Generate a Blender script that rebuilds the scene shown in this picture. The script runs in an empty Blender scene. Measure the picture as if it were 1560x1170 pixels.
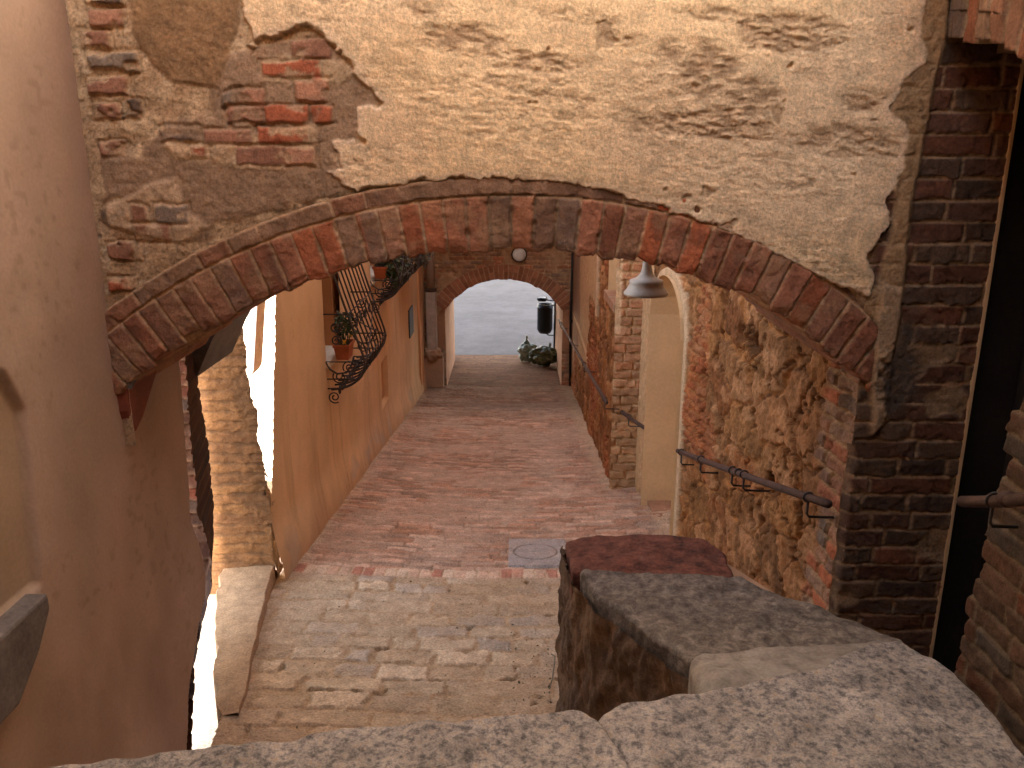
import bpy, bmesh, math, random
import numpy as np
from mathutils import Vector, Matrix

random.seed(11)
SC = bpy.context.scene
COL = SC.collection
PI = math.pi

# ------------------------------------------------------------------ camera
F_PX, PITCH = 1250.0, math.radians(15.5)
def ray(u, v):
    x = (u - 780) / F_PX; y = (v - 585) / F_PX
    return (x, math.cos(PITCH) - math.sin(PITCH) * y, -math.sin(PITCH) - math.cos(PITCH) * y)
def atY(u, v, Y):
    d = ray(u, v); t = Y / d[1]; return (d[0] * t, Y, d[2] * t)
def atX(u, v, X):
    d = ray(u, v); t = X / d[0]; return (X, d[1] * t, d[2] * t)
def atZ(u, v, Z):
    d = ray(u, v); t = Z / d[2]; return (d[0] * t, d[1] * t, Z)
def fz(y):                                   # sloping alley floor
    return -2.15 - 0.135 * y

cam_d = bpy.data.cameras.new('camera'); cam = bpy.data.objects.new('camera', cam_d); COL.objects.link(cam)
cam.location = (0, 0, 0); cam.rotation_euler = (PI / 2 - PITCH, 0, 0)
cam_d.sensor_width = 36; cam_d.lens = 36 * F_PX / 1560; cam_d.dof.use_dof = True; cam_d.dof.focus_distance = 4.6; cam_d.dof.aperture_fstop = 8.0; cam_d.clip_start = 0.02; cam_d.clip_end = 2000
SC.camera = cam

# ------------------------------------------------------------------ noise toolkit (numpy)
def hsh(ix, iy, s=0):
    ix = np.asarray(ix).astype(np.int64); iy = np.asarray(iy).astype(np.int64)
    h = (ix * 374761393 + iy * 668265263 + int(s) * 982451653) & 0x7fffffff
    h = ((h ^ (h >> 13)) * 1274126177) & 0x7fffffff
    h = ((h ^ (h >> 16)) * 668265263) & 0x7fffffff
    return ((h ^ (h >> 15)) & 0xffffff) / float(0x1000000)
def vn(x, y, s=0):
    x0 = np.floor(x); y0 = np.floor(y); fx = x - x0; fy = y - y0
    fx = fx * fx * (3 - 2 * fx); fy = fy * fy * (3 - 2 * fy)
    a = hsh(x0, y0, s); b = hsh(x0 + 1, y0, s); c = hsh(x0, y0 + 1, s); d = hsh(x0 + 1, y0 + 1, s)
    return (a * (1 - fx) + b * fx) * (1 - fy) + (c * (1 - fx) + d * fx) * fy
def fbm(x, y, o=4, s=0, g=0.5):
    t = 0; a = 1; n = 0
    for k in range(o):
        t = t + a * vn(x, y, s + k * 17); n += a; a *= g
        x = x * 2.03 + 5.1; y = y * 2.03 + 9.7
    return t / n
def ss(a, b, x):
    t = np.clip((x - a) / (b - a), 0, 1); return t * t * (3 - 2 * t)
def mix(a, b, t):
    t = np.asarray(t)[..., None]; return np.asarray(a) * (1 - t) + np.asarray(b) * t
def voro(x, y, s=0, j=0.9):
    ix = np.floor(x); iy = np.floor(y)
    f1 = np.full(x.shape, 9.); f2 = np.full(x.shape, 9.); idv = np.zeros(x.shape); id2 = np.zeros(x.shape)
    for dx in (-1, 0, 1):
        for dy in (-1, 0, 1):
            cx = ix + dx; cy = iy + dy
            px = cx + .5 + (hsh(cx, cy, s) - .5) * j; py = cy + .5 + (hsh(cx, cy, s + 1) - .5) * j
            d = np.hypot(x - px, y - py)
            n = d < f1
            f2 = np.where(n, f1, np.minimum(f2, d))
            idv = np.where(n, hsh(cx, cy, s + 2), idv); id2 = np.where(n, hsh(cx, cy, s + 3), id2)
            f1 = np.where(n, d, f1)
    return f1, f2, idv, id2
def brick(u, v, bw, bh, s=0, var=.25, vrow=0.0):
    """running-bond courses along u; returns edge distance (m), two random values per brick"""
    r = np.floor(v / bh); fv = v / bh - r
    off = hsh(r, r * 0 + 3, s) ; w = bw * (1 + var * (hsh(r, r * 0 + 8, s) - .5))
    q = u / w + off; c = np.floor(q); fu = q - c
    # uneven joints inside the course
    j0 = (hsh(c, r, s + 4) - .5) * var * .8; j1 = (hsh(c + 1, r, s + 4) - .5) * var * .8
    lo = fu < j0; hi = fu > 1 + j1
    c2 = np.where(lo, c - 1, np.where(hi, c + 1, c))
    k0 = (hsh(c2, r, s + 4) - .5) * var * .8 + c2; k1 = (hsh(c2 + 1, r, s + 4) - .5) * var * .8 + c2 + 1
    du = np.minimum(q - k0, k1 - q) * w
    dv = np.minimum(fv, 1 - fv) * bh
    return np.minimum(du, dv), hsh(c2, r, s + 5), hsh(c2, r, s + 6), du, dv
def sdpoly(x, y, P):
    P = [tuple(p) for p in P]; n = len(P); d = np.full(x.shape, 1e9); ins = np.zeros(x.shape, bool)
    for i in range(n):
        ax, ay = P[i]; bx, by = P[(i + 1) % n]; ex, ey = bx - ax, by - ay
        t = np.clip(((x - ax) * ex + (y - ay) * ey) / (ex * ex + ey * ey + 1e-12), 0, 1)
        d = np.minimum(d, np.hypot(x - ax - t * ex, y - ay - t * ey))
        if ay != by:
            c = ((ay <= y) != (by <= y)) & (x < (bx - ax) * (y - ay) / (by - ay) + ax); ins ^= c
    return np.where(ins, -d, d)
A = np.array
PAL = A([(.30, .115, .06), (.25, .12, .07), (.20, .115, .075), (.36, .12, .055), (.17, .12, .09), (.27, .16, .10), (.33, .17, .10)])
def pal(r, P=PAL):
    i = np.clip((r * len(P)).astype(int), 0, len(P) - 1); return P[i]

# ------------------------------------------------------------------ materials
def mat(name, col=(.5, .5, .5), rough=.9, attr=False, n1=60, a1=.25, n2=6, a2=.2, bump=.4, bdist=.004, metal=0, spec=.25, speck=None, bscale=None):
    m = bpy.data.materials.new(name); m.use_nodes = True; nt = m.node_tree; N = nt.nodes; L = nt.links
    b = N['Principled BSDF']; b.inputs['Roughness'].default_value = rough; b.inputs['Metallic'].default_value = metal
    b.inputs['Specular IOR Level'].default_value = spec
    tc = N.new('ShaderNodeTexCoord')
    def noise(sc, det=5, ro=.6):
        t = N.new('ShaderNodeTexNoise'); t.inputs['Scale'].default_value = sc; t.inputs['Detail'].default_value = det
        t.inputs['Roughness'].default_value = ro; L.new(tc.outputs['Object'], t.inputs['Vector']); return t
    def mr(sock, a, c):
        r = N.new('ShaderNodeMapRange'); r.inputs['From Min'].default_value = .25; r.inputs['From Max'].default_value = .75
        r.inputs['To Min'].default_value = a; r.inputs['To Max'].default_value = c; L.new(sock, r.inputs['Value']); return r.outputs['Result']
    t1 = noise(n1); t2 = noise(n2)
    mu = N.new('ShaderNodeMath'); mu.operation = 'MULTIPLY'
    L.new(mr(t1.outputs['Fac'], 1 - a1, 1 + a1), mu.inputs[0]); L.new(mr(t2.outputs['Fac'], 1 - a2, 1 + a2), mu.inputs[1])
    vm = N.new('ShaderNodeVectorMath'); vm.operation = 'SCALE'
    if attr:
        at = N.new('ShaderNodeAttribute'); at.attribute_name = 'tint'; L.new(at.outputs['Color'], vm.inputs[0])
    elif speck:
        t3 = noise(speck[1], 8, .75); cr = N.new('ShaderNodeValToRGB'); L.new(t3.outputs['Fac'], cr.inputs['Fac'])
        els = speck[0]
        cr.color_ramp.elements[0].position = els[0][0]; cr.color_ramp.elements[0].color = (*els[0][1], 1)
        cr.color_ramp.elements[1].position = els[-1][0]; cr.color_ramp.elements[1].color = (*els[-1][1], 1)
        for p, c in els[1:-1]:
            e = cr.color_ramp.elements.new(p); e.color = (*c, 1)
        L.new(cr.outputs['Color'], vm.inputs[0])
    else:
        vm.inputs[0].default_value = col
    L.new(mu.outputs[0], vm.inputs['Scale']); L.new(vm.outputs['Vector'], b.inputs['Base Color'])
    if bump:
        bp = N.new('ShaderNodeBump'); bp.inputs['Strength'].default_value = bump; bp.inputs['Distance'].default_value = bdist
        t4 = noise(bscale or n1 * 1.5, 6, .65); L.new(t4.outputs['Fac'], bp.inputs['Height']); L.new(bp.outputs['Normal'], b.inputs['Normal'])
    return m
M = {}
M['masonry'] = mat('weathered_masonry', attr=True, n1=90, a1=.36, n2=16, a2=.24, bump=.75, bdist=.006)
M['plaster'] = mat('tinted_plaster', attr=True, n1=70, a1=.10, n2=4, a2=.08, bump=.25, bdist=.004)
M['paving'] = mat('worn_paving', attr=True, spec=.06, rough=1.0, n1=80, a1=.40, n2=10, a2=.22, bump=.65, bdist=.006)
M['tanplaster'] = mat('tan_plaster', (.64, .44, .24), n1=40, a1=.08, n2=3, a2=.12, bump=.25)
M['orange'] = mat('orange_render', (.56, .27, .115), n1=40, a1=.08, n2=2.2, a2=.12, bump=.3)
M['core'] = mat('rough_render', (.36, .22, .13), n1=30, a1=.15, n2=3, a2=.2, bump=.6)
M['pale'] = mat('pale_facade', (.72, .62, .48), n1=20, a1=.06, n2=2, a2=.1)
M['iron'] = mat('wrought_iron', (.06, .05, .047), rough=.6, n1=120, a1=.3, n2=20, a2=.3, bump=.3, metal=.3)
M['rust'] = mat('rusty_rail', (.085, .05, .038), rough=.7, n1=100, a1=.3, n2=12, a2=.35, bump=.5, metal=.2)
M['black'] = mat('black_metal', (.014, .014, .016), rough=.45, n1=80, a1=.25, n2=8, a2=.2, bump=.2, metal=.2)
M['lid'] = mat('ashtray_metal', (.30, .28, .26), rough=.6, n1=90, a1=.4, n2=25, a2=.3, bump=.3)
M['enamel'] = mat('aged_enamel', (.44, .37, .30), rough=.5, n1=60, a1=.08, n2=14, a2=.16, bump=.12, spec=.4)
M['dish'] = mat('frosted_lamp_glass', (.62, .60, .56), rough=.4, n1=40, a1=.05, n2=9, a2=.1, bump=.05)
M['granite'] = mat('speckled_granite', n1=170, a1=.35, n2=7, a2=.42, bump=1.0, bdist=.012, bscale=75,
                   speck=([(.32, (.08, .075, .08)), (.42, (.17, .155, .155)), (.51, (.33, .295, .28)), (.58, (.41, .355, .32)), (.65, (.36, .26, .18)), (.74, (.56, .52, .50))], 40))
M['greystone'] = mat('grey_coping', n1=110, a1=.2, n2=8, a2=.2, bump=.8, bdist=.006, bscale=90,
                     speck=([(.34, (.06, .05, .042)), (.5, (.145, .12, .10)), (.68, (.28, .24, .20))], 24))
M['ledge'] = mat('dark_grey_ledge', (.15, .13, .125), n1=60, a1=.25, n2=9, a2=.3, bump=.6)
M['mortar'] = mat('pale_mortar', n1=90, a1=.2, n2=8, a2=.22, bump=.8, bdist=.006, speck=([(.36, (.17, .145, .125)), (.5, (.25, .22, .19)), (.66, (.30, .27, .24))], 12))
M['concrete'] = mat('grey_concrete', (.33, .28, .255), n1=90, a1=.2, n2=8, a2=.15, bump=.5)
M['asphalt'] = mat('grey_asphalt', n1=9, a1=.14, n2=.5, a2=.18, speck=([(.36, (.058, .053, .057)), (.5, (.074, .069, .073)), (.64, (.086, .08, .083))], 1.6), bump=.6, bdist=.02, bscale=60)
M['terracotta'] = mat('terracotta', (.42, .13, .06), rough=.8, n1=60, a1=.2, n2=10, a2=.2)
M['soil'] = mat('soil', (.05, .035, .025), n1=80, a1=.4)
M['leaf'] = mat('leaf', (.065, .085, .04), rough=.55, n1=60, a1=.3, n2=18, a2=.5, bump=0)
M['dryleaf'] = mat('dry_leaf', (.13, .11, .075), rough=.7, n1=60, a1=.3, n2=18, a2=.5, bump=0)
M['flower'] = mat('yellow_petal', (.75, .45, .06), rough=.6, bump=0)
M['frame'] = mat('red_brown_paint', (.20, .055, .03), rough=.6, n1=60, a1=.2, n2=9, a2=.2)
M['dark'] = mat('dark_wood', (.03, .024, .02), rough=.5, n1=40, a1=.3, n2=5, a2=.3)
M['glass'] = mat('dark_glass', (.02, .02, .022), rough=.15, bump=0, spec=.5)
M['pipe'] = mat('weathered_pipe', (.36, .275, .22), rough=.65, n1=50, a1=.15, n2=8, a2=.25, bump=.3)
M['bagpale'] = mat('pale_green_plastic', (.20, .27, .22), rough=.28, n1=16, a1=.35, n2=6, a2=.4, bump=.7, bdist=.02, bscale=14, spec=.5)
M['baggreen'] = mat('green_bag_plastic', rough=.3, n1=20, a1=.3, n2=6, a2=.3, bump=.8, bdist=.02, bscale=12, spec=.5,
                    speck=([(.38, (.025, .04, .018)), (.52, (.06, .085, .03)), (.62, (.14, .10, .04)), (.7, (.07, .09, .035))], 7))
M['tile'] = mat('roof_tile', (.36, .19, .11), n1=30, a1=.2, n2=6, a2=.3)

# ------------------------------------------------------------------ object helpers
def link(name, me, m=None, parent=None):
    o = bpy.data.objects.new(name, me); COL.objects.link(o)
    if m is not None and me is not None: me.materials.append(m)
    if parent is not None:
        o.parent = parent; o.matrix_parent_inverse = Matrix.Translation(-Vector(parent.location))
    return o
def tag(o, label=None, cat=None, group=None, kind=None):
    for k, val in (('label', label), ('category', cat), ('group', group), ('kind', kind)):
        if val: o[k] = val
    return o
def thing(name, loc, label, cat, group=None):
    o = bpy.data.objects.new(name, None); o.location = loc; COL.objects.link(o); o.empty_display_size = .1
    return tag(o, label, cat, group)
def raw(name, V, F, m, parent=None, smooth=False, tint=None):
    me = bpy.data.meshes.new(name); me.from_pydata([tuple(map(float, v)) for v in V], [], F); me.update()
    if smooth: me.shade_smooth()
    if tint is not None:
        a = me.color_attributes.new('tint', 'FLOAT_COLOR', 'POINT')
        a.data.foreach_set('color', np.tile(np.append(tint, 1.0), len(V)))
    return link(name, me, m, parent)
def grid(name, P, C, m, parent=None, keep=None, smooth=True, flip=False):
    """P, C: (n, k, 3) arrays -> one mesh with a per-vertex albedo tint"""
    n, k = P.shape[:2]
    idx = np.arange(n * k).reshape(n, k)
    q = np.stack([idx[:-1, :-1], idx[1:, :-1], idx[1:, 1:], idx[:-1, 1:]], -1)
    if flip: q = q[..., ::-1]
    if keep is not None:
        kk = keep[:-1, :-1] & keep[1:, :-1] & keep[1:, 1:] & keep[:-1, 1:]; q = q[kk]
    q = q.reshape(-1, 4)
    used, inv = np.unique(q, return_inverse=True); q = inv.reshape(-1, 4)
    V = P.reshape(-1, 3)[used]; CC = np.broadcast_to(C, P.shape).reshape(-1, 3)[used]
    me = bpy.data.meshes.new(name)
    me.vertices.add(len(V)); me.vertices.foreach_set('co', V.astype(np.float32).ravel())
    me.loops.add(q.size); me.loops.foreach_set('vertex_index', q.astype(np.int32).ravel())
    me.polygons.add(len(q)); me.polygons.foreach_set('loop_start', np.arange(0, q.size, 4, dtype=np.int32))
    me.update(calc_edges=True); me.validate()
    if smooth: me.shade_smooth()
    a = me.color_attributes.new('tint', 'FLOAT_COLOR', 'POINT')
    a.data.foreach_set('color', np.concatenate([np.clip(CC, .004, .9), np.ones((len(V), 1))], 1).astype(np.float32).ravel())
    return link(name, me, m, parent)
class MB:
    def __init__(s): s.V = []; s.F = []
    def add(s, V, F):
        o = len(s.V); s.V += [tuple(map(float, v)) for v in V]; s.F += [tuple(i + o for i in f) for f in F]; return s
    def box(s, x0, x1, y0, y1, z0, z1):
        V = [(x, y, z) for z in (z0, z1) for y in (y0, y1) for x in (x0, x1)]
        return s.add(V, [(0, 2, 3, 1), (4, 5, 7, 6), (0, 1, 5, 4), (2, 6, 7, 3), (0, 4, 6, 2), (1, 3, 7, 5)])
    def prism(s, pts, axis, a, b):
        n = len(pts)
        def p(q, h):
            return {'x': (h, q[0], q[1]), 'y': (q[0], h, q[1]), 'z': (q[0], q[1], h)}[axis]
        V = [p(q, a) for q in pts] + [p(q, b) for q in pts]
        return s.add(V, [tuple(range(n)), tuple(range(2 * n - 1, n - 1, -1))] + [(i, i + n, (i + 1) % n + n, (i + 1) % n) for i in range(n)])
    def tube(s, pts, r, n=7, cap=True):
        P = [Vector(p) for p in pts]; rr = r if isinstance(r, (list, tuple)) else [r] * len(P)
        up = Vector((.31, .12, .94)); rings = []
        t0 = (P[1] - P[0]).normalized(); a = t0.cross(up)
        if a.length < .1: a = t0.cross(Vector((1, 0, 0)))
        a.normalize()
        for i, p in enumerate(P):
            t = (P[min(i + 1, len(P) - 1)] - P[max(i - 1, 0)])
            t = t.normalized() if t.length > 1e-9 else t0
            a = (a - t * a.dot(t)); a.normalize(); b = t.cross(a)
            rings.append([p + (a * math.cos(2 * PI * k / n) + b * math.sin(2 * PI * k / n)) * rr[i] for k in range(n)])
        V = [q for rg in rings for q in rg]
        F = [(i * n + k, i * n + (k + 1) % n, (i + 1) * n + (k + 1) % n, (i + 1) * n + k) for i in range(len(P) - 1) for k in range(n)]
        if cap: F += [tuple(range(n))[::-1], tuple(range((len(P) - 1) * n, len(P) * n))]
        return s.add(V, F)
    def lathe(s, prof, c=(0, 0, 0), n=28, mtx=None):
        V = []; mtx = mtx or Matrix()
        for r, z in prof:
            for k in range(n):
                V.append(mtx @ Vector((r * math.cos(2 * PI * k / n), r * math.sin(2 * PI * k / n), z)) + Vector(c))
        F = [(i * n + k, i * n + (k + 1) % n, (i + 1) * n + (k + 1) % n, (i + 1) * n + k) for i in range(len(prof) - 1) for k in range(n)]
        return s.add(V, F)
    def leaf(s, p, size, droop=.3):
        d = Vector((random.gauss(0, 1), random.gauss(0, 1), random.gauss(0, .7))).normalized()
        w = d.cross(Vector((random.gauss(0, 1), random.gauss(0, 1), random.gauss(0, 1)))).normalized()
        nn = d.cross(w); p = Vector(p)
        return s.add([p, p + d * size * .5 + w * size * .32 + nn * size * .12, p + d * size, p + d * size * .5 - w * size * .32 + nn * size * .12], [(0, 1, 2), (0, 2, 3)])
    def build(s, name, m, parent=None, smooth=False, tint=None):
        o = raw(name, s.V, s.F, m, parent, smooth, tint); return o
def bevel(o, w=.006, seg=2):
    md = o.modifiers.new('bevel', 'BEVEL'); md.width = w; md.segments = seg; md.limit_method = 'ANGLE'; return o
def mesh_uv(w, h, res):
    a = np.linspace(0, w, max(2, int(round(w / res)) + 1)); b = np.linspace(0, h, max(2, int(round(h / res)) + 1))
    return np.meshgrid(a, b, indexing='ij')
def V3(x, y, z):
    x, y, z = np.broadcast_arrays(x, y, z); return np.stack([x, y, z], -1)
def plain(x, y, c, s=0, a=.14, sc=2.5):
    return A(c) * (1 + a * 2 * (fbm(x * sc, y * sc, 5, s) - .5))[..., None]

# ================================================================== BRIDGING HOUSE WITH THE WIDE ARCH
YF, YB = 3.2, 4.12
CX, CZ, RI = 0.0, -2.81, 2.468
XL, XR = -1.6, 1.86
bh = thing('arched_house', (0, YF, -2.6), 'cream plastered house wall over a wide brick arch, flaked off at the left', 'house')
def px(L): return [(p[0], p[2]) for p in (atY(u, v, YF) for u, v in L)]
def wall_front(X, Z):
    """masonry layers of the front: returns outward relief and albedo"""
    n1 = fbm(X * 5, Z * 5, 5, 21); n2 = fbm(X * 18, Z * 18, 4, 22); n3 = fbm(X * 60, Z * 60, 3, 23)
    wob = (n2 - .5) * .05 + (n3 - .5) * .02
    # bed: tan lime mortar
    rel = (n2 - .5) * .012 + (n3 - .5) * .008
    col = mix((.40, .26, .145), (.54, .38, .225), ss(.3, .7, n2))
    col = col * (.9 + .2 * n3)[..., None]
    pit = ss(.70, .78, vn(X * 140, Z * 140, 29)); col = col * (1 - .35 * pit)[..., None]
    # right-hand coursed bricks
    d, r1, r2, du, dv = brick(X + wob * .15, Z + wob * .25, .25, .0805, 5, .35)
    edge = d + (n2 - .5) * .012 + (n3 - .5) * .006
    bm_ = ss(.003, .009, edge)
    vis = ss(1.37, 1.42, X + wob * .8)
    lost = ss(.62, .70, fbm(X * 4 + 3, Z * 5, 3, 31)) * (Z < -.55)
    bm_r = bm_ * vis * (1 - .8 * lost)
    bc = pal(r1, A([(.16, .07, .042), (.14, .07, .045), (.115, .068, .045), (.175, .07, .038), (.13, .08, .05)])) * (.62 + .42 * r2 + .3 * (n2 - .5))[..., None]
    col = mix(col, bc, bm_r); rel = rel + bm_r * (.004 + .005 * r2)
    col = mix(col, A((.25, .155, .085)) * (.8 + .4 * n2)[..., None], vis * (1 - bm_r) * .85)
    # renders on the left
    def lay(P, c, t, wobk=1.1, soft=.012):
        nonlocal rel, col
        s_ = sdpoly(X, Z, px(P)) + wob * wobk
        k = ss(soft, -soft, s_); rel = rel * (1 - k * .6) + k * t + k * (n3 - .5) * .006
        col = mix(col, A(c) * (.82 + .36 * n2)[..., None], k); return k
    lay([(330, 85), (400, 68), (480, 48), (520, 85), (575, 150), (545, 205), (512, 232), (545, 292), (470, 305), (340, 338), (270, 362), (250, 300), (160, 305), (152, 222), (215, 235), (250, 190), (328, 175), (325, 130)], (.31, .20, .12), .008)
    lay([(158, 320), (200, 312), (207, 345), (165, 352)], (.25, .165, .105), .009)
    lay([(272, 352), (325, 322), (322, 365), (285, 372)], (.30, .195, .118), .008)
    lay([(245, 212), (330, 213), (480, 188), (482, 252), (370, 258), (320, 246), (265, 242)], (.46, .31, .18), .012, .4)
    lay([(400, 88), (490, 82), (545, 110), (520, 128), (400, 124)], (.42, .29, .17), .010, .4)
    lay([(225, 282), (272, 272), (285, 320), (318, 345), (280, 372), (168, 346), (163, 312), (200, 300)], (.48, .33, .20), .013, .4)
    # loose exposed bricks
    R, D, G, P_, K = (.38, .115, .055), (.29, .14, .085), (.22, .165, .12), (.40, .20, .12), (.13, .085, .06)
    for (x0, y0, x1, y1, c) in [(400, 95, 485, 118, R), (405, 162, 468, 188, R), (395, 194, 469, 218, R), (478, 163, 507, 186, R), (365, 224, 437, 249, D), (312, 198, 384, 219, D), (246, 194, 303, 216, K),
                                (438, 224, 481, 252, P_), (452, 124, 500, 154, P_), (350, 162, 401, 186, D), (445, 62, 500, 86, D), (132, 80, 208, 107, G), (134, 118, 190, 143, D), (124, 46, 166, 74, D), (138, 16, 186, 42, P_), (130, 0, 185, 5, K),
                                (165, 370, 212, 394, D), (203, 312, 226, 337, D), (208, 342, 257, 367, D), (240, 312, 287, 339, G), (188, 156, 211, 179, K), (293, 222, 316, 240, R), (143, 158, 182, 181, D), (168, 424, 205, 442, R), (340, 140, 362, 160, G), (362, 138, 402, 158, P_), (155, 218, 188, 238, D)]:
        a, b = px([(x0, y1), (x1, y0)]); cx, cz = (a[0] + b[0]) / 2, (a[1] + b[1]) / 2
        e = np.maximum(np.abs(X - cx) - (b[0] - a[0]) / 2, np.abs(Z - cz) - (b[1] - a[1]) / 2) + (n2 - .5) * .02 + (n3 - .5) * .008
        k = ss(.004, -.005, e + (n1 - .5) * .03) * (1 - .85 * ss(.52, .66, fbm(X * 16 + 3, Z * 22, 4, 33)))
        rel = rel * (1 - k) + k * (.016 + .004 * (n2 - .5)); col = mix(col, A(c) * (.72 + .55 * n2)[..., None], k)
        rel = rel - .006 * ss(.012, .003, np.abs(e - .006)) * (1 - k)
    # brown undercoat
    k = lay([(192, -40), (366, -40), (362, 40), (347, 92), (332, 130), (265, 125), (232, 95), (205, 50)], (.25, .145, .07), .012, .4)
    # right mortar seam
    seam = [(1408, -60), (1448, -60), (1440, 60), (1420, 140), (1402, 230), (1385, 330), (1375, 440), (1362, 520), (1350, 600), (1328, 660), (1322, 560), (1335, 500), (1290, 440), (1330, 440), (1360, 330), (1352, 170)]
    lay(seam, (.35, .225, .115), .020, .5, .012)
    lay([(1340, 430), (1372, 440), (1362, 520), (1350, 640), (1325, 660), (1330, 500)], (.42, .29, .17), .024, .35)
    lay([(1345, 640), (1335, 560), (1390, 480), (1400, 600)], (.10, .07, .05), .004, 1.4, .03)
    # thick cream plaster
    pl = [(366, -60), (372, 20), (390, 72), (372, 70), (415, 58), (470, 40), (510, 70), (560, 130), (582, 158), (548, 165), (545, 215), (508, 215), (520, 255), (500, 262), (545, 292), (640, 275), (775, 272), (900, 285), (1000, 312), (1100, 350), (1190, 392),
          (1260, 430), (1320, 452), (1330, 425), (1318, 385), (1352, 345), (1352, 300), (1372, 250), (1380, 200), (1350, 165), (1375, 120), (1405, 95), (1402, 40), (1412, -60)]
    s_ = sdpoly(X, Z, px(pl)) + wob * .75
    k = ss(.005, -.005, s_)
    rough = ss(.40, .66, fbm(X * 1.6 + 2.2, Z * 4.2 + 1.1, 4, 41))
    spots = 0 * X
    for (u, v, ru, rv, am) in [(705, 62, 75, 26, .9), (800, 95, 85, 15, 1), (640, 20, 50, 20, .5), (600, 100, 60, 40, .55), (880, 30, 110, 20, .55), (945, 60, 60, 18, .6), (1090, 25, 80, 16, .7), (1195, 52, 90, 32, 1.1), (1075, 105, 55, 45, 1), (1030, 85, 50, 25, .7),
                               (1145, 145, 50, 28, .9), (1105, 190, 95, 26, 1.1), (1280, 215, 105, 30, .9), (1000, 190, 85, 22, .6), (1310, 155, 45, 22, .8), (1220, 120, 60, 30, .45), (860, 150, 90, 14, .6), (760, 130, 100, 24, .4), (570, 130, 50, 30, .5), (900, 225, 130, 35, .35), (1180, 245, 80, 18, .5), (1040, 300, 60, 14, .5), (1260, 250, 70, 12, .4)]:
        (cx, cz), = px([(u, v)]); spots = np.maximum(spots, am * np.exp(-((X - cx) / (ru / 390)) ** 2 - ((Z - cz + .06 * (X - cx)) / (rv / 390)) ** 2))
    patch = ss(.30, .78, spots * (.55 + 1.1 * fbm(X * 9 + 7, Z * 20, 5, 44)))
    zz = Z + .12 * X
    tx = fbm(X * 24, zz * 70, 5, 45); tx2 = fbm(X * 90, zz * 140, 3, 46)
    sm = ss(.45, .60, fbm(X * 2.6 + 5, Z * 3.4 + 8, 4, 50))
    relp = .026 + (tx - .5) * (.003 + .007 * rough * (1 - .7 * sm) + .016 * patch) + (tx2 - .5) * (.0015 + .004 * rough + .005 * patch) + (fbm(X * 2.2, Z * 2.2, 3, 47) - .5) * .03 - patch * .006
    pl_c = mix((.78, .555, .31), (.84, .61, .345), ss(.35, .65, fbm(X * 2.5, Z * 2.5, 3, 48)))
    pl_c = mix(pl_c, (.74, .56, .38), ss(.35, .75, fbm(X * 1.3 + 4, Z * 2 + 2, 3, 49)) * .4)
    pl_c = mix(pl_c, (.38, .245, .14), np.clip(patch * (.30 + .55 * ss(.62, .40, tx)), 0, .75))
    pl_c = mix(pl_c, (.40, .27, .16), np.clip(ss(.46, .34, tx) * rough * (1 - .6 * sm) * .55, 0, 1))
    holes = ss(.835, .875, fbm(X * 14 + 9, Z * 16, 3, 52)); relp = relp - holes * .02
    # thin second skin missing in small islands
    isl = ss(.73, .745, fbm(X * 6 + 11, Z * 7 + 3, 4, 55)) * (X > .3)
    relp = relp - isl * .006; pl_c = mix(pl_c, (.43, .295, .17), isl * .8)
    rim = ss(-.035, -.004, s_); pl_c = mix(pl_c, (.66, .50, .36), rim * .45)
    rel = np.where(k > 0, rel * (1 - k) + relp * k, rel); col = mix(col, pl_c, k)
    # soot line above the ring
    rr = np.hypot(X - CX, Z - CZ)
    line = ss(.04, .0, np.abs(rr - RI - .272) + (n2 - .5) * .02) * (X > -.7)
    col = mix(col, (.22, .15, .09), line * .22)
    return rel, col
X, Z = mesh_uv(XR - XL, 1.95, .0052); X = X + XL; Z = Z - 1.15
rel, col = wall_front(X, Z)
rr = np.hypot(X - CX, Z - CZ)
keep = (rr > RI + .13) | (X > 1.40) | ((X < -1.55))
grid('wall', V3(X, YF - rel, Z), col, M['masonry'], bh, keep)
X, Z = mesh_uv(XR - 1.40, 1.95, .006); X = X + 1.40; Z = Z - 3.1
rel, col = wall_front(X, Z)
rel = rel * ss(1.40, 1.43, X) - .03 * ss(1.43, 1.40, X)
grid('brick_pier', V3(X - .012 * (vn(Z * 14, Z * 0, 61) - .5) * (X < 1.44), YF - rel, Z), col, M['masonry'], bh)
# core with the vault cut out of it
arc = [(CX + (RI + .02) * math.sin(t), CZ + (RI + .02) * math.cos(t)) for t in np.linspace(-.712, .617, 40)]
MB().prism([(XL - .02, 8.0), (XR + .5, 8.0), (XR + .5, .42), (XR - .005, .42), (XR - .005, -3.2), (1.45, -3.2), (1.45, arc[-1][1])] + arc[::-1] + [(XL - .02, arc[0][1])], 'y', YF + .035, YB - .01).build('wall_core', M['core'], bh)
X, Z = mesh_uv(XR - XL, .05, .05)
MB().box(XL - .02, XR + .5, YF - .02, YF + .034, .795, 8.0).build('upper_wall', M['pale'], bh)

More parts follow.
